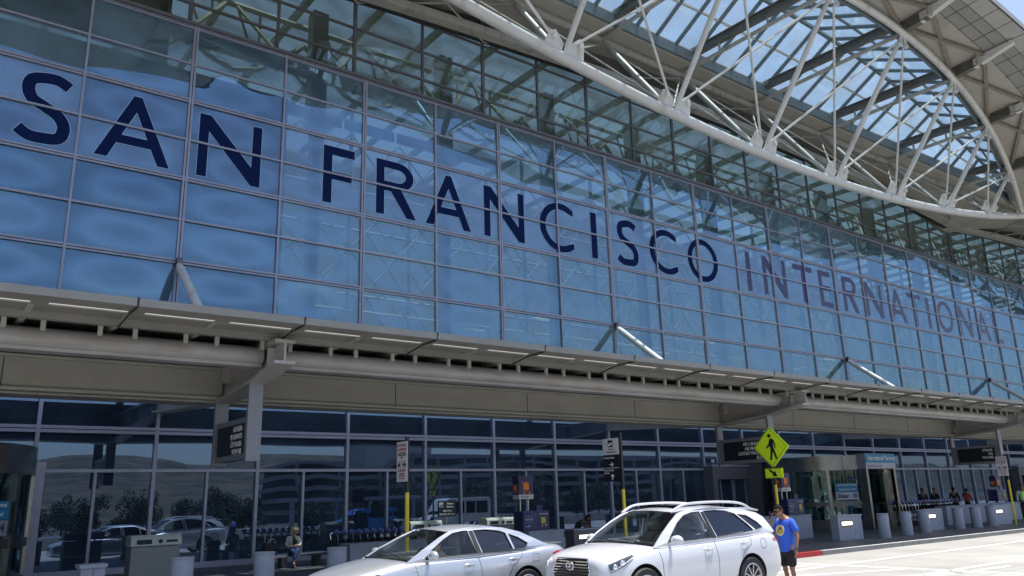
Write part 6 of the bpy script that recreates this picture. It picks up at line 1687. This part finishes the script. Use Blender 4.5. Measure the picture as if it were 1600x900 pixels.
# ------------------------------------------------------------------ what stands across the road (mirrored in the glass)
rl = empty('road_barrier', (0, -6.3, 0), 0, 'low concrete barrier with a metal rail across the road, mirrored in the glass', 'barrier')
MB().extr([(-60, -.2, -.02), (-60, .2, -.02), (-60, .08, .62), (-60, -.08, .62)], (260, 0, 0)).build('wall', M['garage'], rl)
MB().tube([(-60, 0, .78), (200, 0, .78)], .05, 8).build('rail', M['alu'], rl)
def tree(x, y, h, lab, seed):
    rr = random.Random(seed); t = empty('tree', (x, y, -.03), rr.uniform(0, 6), lab, 'tree', 'trees across the road mirrored in the glass')
    b = MB().tube([(0, 0, 0), (.05, 0, h * .3), (0, .05, h * .7)], [.12, .09, .04], 8)
    for k in range(5):
        a = rr.uniform(0, 6.28); b.tube([(0, 0, h * (.3 + .08 * k)), (math.cos(a) * h * .25, math.sin(a) * h * .25, h * (.5 + .08 * k))], [.05, .02], 6)
    b.build('trunk', M['bark'], t)
    c = MB()
    cl = [(rr.uniform(-.32, .32) * h, rr.uniform(-.32, .32) * h, h * rr.uniform(.35, .95), rr.uniform(.12, .22) * h) for _ in range(16)]
    for _ in range(3600):
        q = rr.choice(cl); d = Vector((rr.gauss(0, 1), rr.gauss(0, 1), rr.gauss(0, 1))).normalized() * q[3] * rr.uniform(.5, 1); p = Vector(q[:3]) + d
        s = .075; a = Vector((rr.uniform(-1, 1), rr.uniform(-1, 1), rr.uniform(-1, 1))) * s; e = Vector((rr.uniform(-1, 1), rr.uniform(-1, 1), rr.uniform(-1, 1))) * s
        c.poly([p - a, p + e, p + a, p - e])
    c.build('crown', M['leaf'], t, fix=False)
rr = random.Random(11)
for i in range(40): tree(-8 + i * 2.1 + rr.uniform(-.6, .6), -12 - rr.uniform(0, 12), rr.uniform(2.6, 4.2), 'small dark bushy tree across the road mirrored in the glass at left and centre', i)
def block(x, y, w, d, h, nf, lab, name='parking_garage'):
    t = empty(name, (x, y, -.03), 0, lab, 'building'); fh = h / nf
    for k in range(nf + 1): MB().box((-w / 2, -d, k * fh - (.9 if k else 0) + .0), (w / 2, 0, k * fh + (.25 if k else .2))).build('floor_band', M['garage'], t)
    MB().box((-w / 2 + 1, -d + 1, 0), (w / 2 - 1, -2.5, h - .3)).build('dark_core', M['int_dark'], t)
    n = int(w / 9)
    for i in range(n + 1): MB().box((-w / 2 + i * (w / n) - .35, -1.2, 0), (-w / 2 + i * (w / n) + .35, -.25, h - .9)).build('column', M['garage'], t)
    return t
block(186, -150, 135, 60, 17.5, 6, 'long banded parking garage across the road mirrored in the glass')
o = block(103, -165, 26, 26, 15, 5, 'pale office block beside the garage mirrored in the glass', 'office_block')
b = MB().box((125, -205, 0), (150, -190, 26)).build('rooftop_block', M['garage']); setp(b, 'grey block rising behind the garage mirrored in the glass', 'building')
def van(x, y, paint, lab, L=5.6, H=2.3):
    t = empty('van', (x, y, 0), 0, lab, 'van'); W = .98
    pr = [(0, .35), (0, .9), (.25, 1.05), (1.0, 1.25), (1.65, H - .15), (2.1, H), (L - .1, H), (L, H - .2), (L, .35)]
    b = MB().extr([(p[0], -W, p[1]) for p in pr], (0, 2 * W, 0)); b.build('body', M[paint], t, bevel=.06)
    for sg in (-1, 1):
        MB().extr([(1.25, sg * (W + .005), 1.28), (1.75, sg * (W + .005), H - .28), (2.35, sg * (W + .005), H - .28), (2.35, sg * (W + .005), 1.28)], (0, sg * .01, 0)).build('side_window', M['glass_tint'], t)
        for a in (2.5, 3.6, 4.6):
            MB().box((a, min(sg * (W + .005), sg * (W + .015)), 1.3), (a + .9, max(sg * (W + .005), sg * (W + .015)), H - .3)).build('side_window', M['glass_tint'], t)
        for xw in (.95, L - 1.1):
            MB().lathe([(.2, -.12), (.34, -.11), (.34, .11), (.2, .12)], 24, (xw, sg * (W - .08), .34), 'y').build('wheel', M['rubber'], t, smooth=True)
    MB().extr([(1.03, -.8, 1.27), (1.66, -.72, H - .22), (1.66, .72, H - .22), (1.03, .8, 1.27)], (-.02, 0, .012)).build('windscreen', M['glass_tint'], t)
van(25.5, -2.2, 'vanblue', 'blue van across the road mirrored in the door level glass', 4.9, 1.9)
van(33.0, -2.4, 'vanwhite', 'white high roof van across the road mirrored in the glass', 5.8, 2.5)
t = empty('bus_shelter', (30, -5.0, 0), 0, 'pale flat roofed shelter across the road mirrored in the glass', 'shelter')
MB().box((-7, -.9, 2.55), (4, .9, 2.75)).build('roof', M['alu'], t)
for x in (-6.6, -3, 0, 3.6): MB().box((x, -.1, 0), (x + .2, .1, 2.55)).build('post', M['alu'], t)
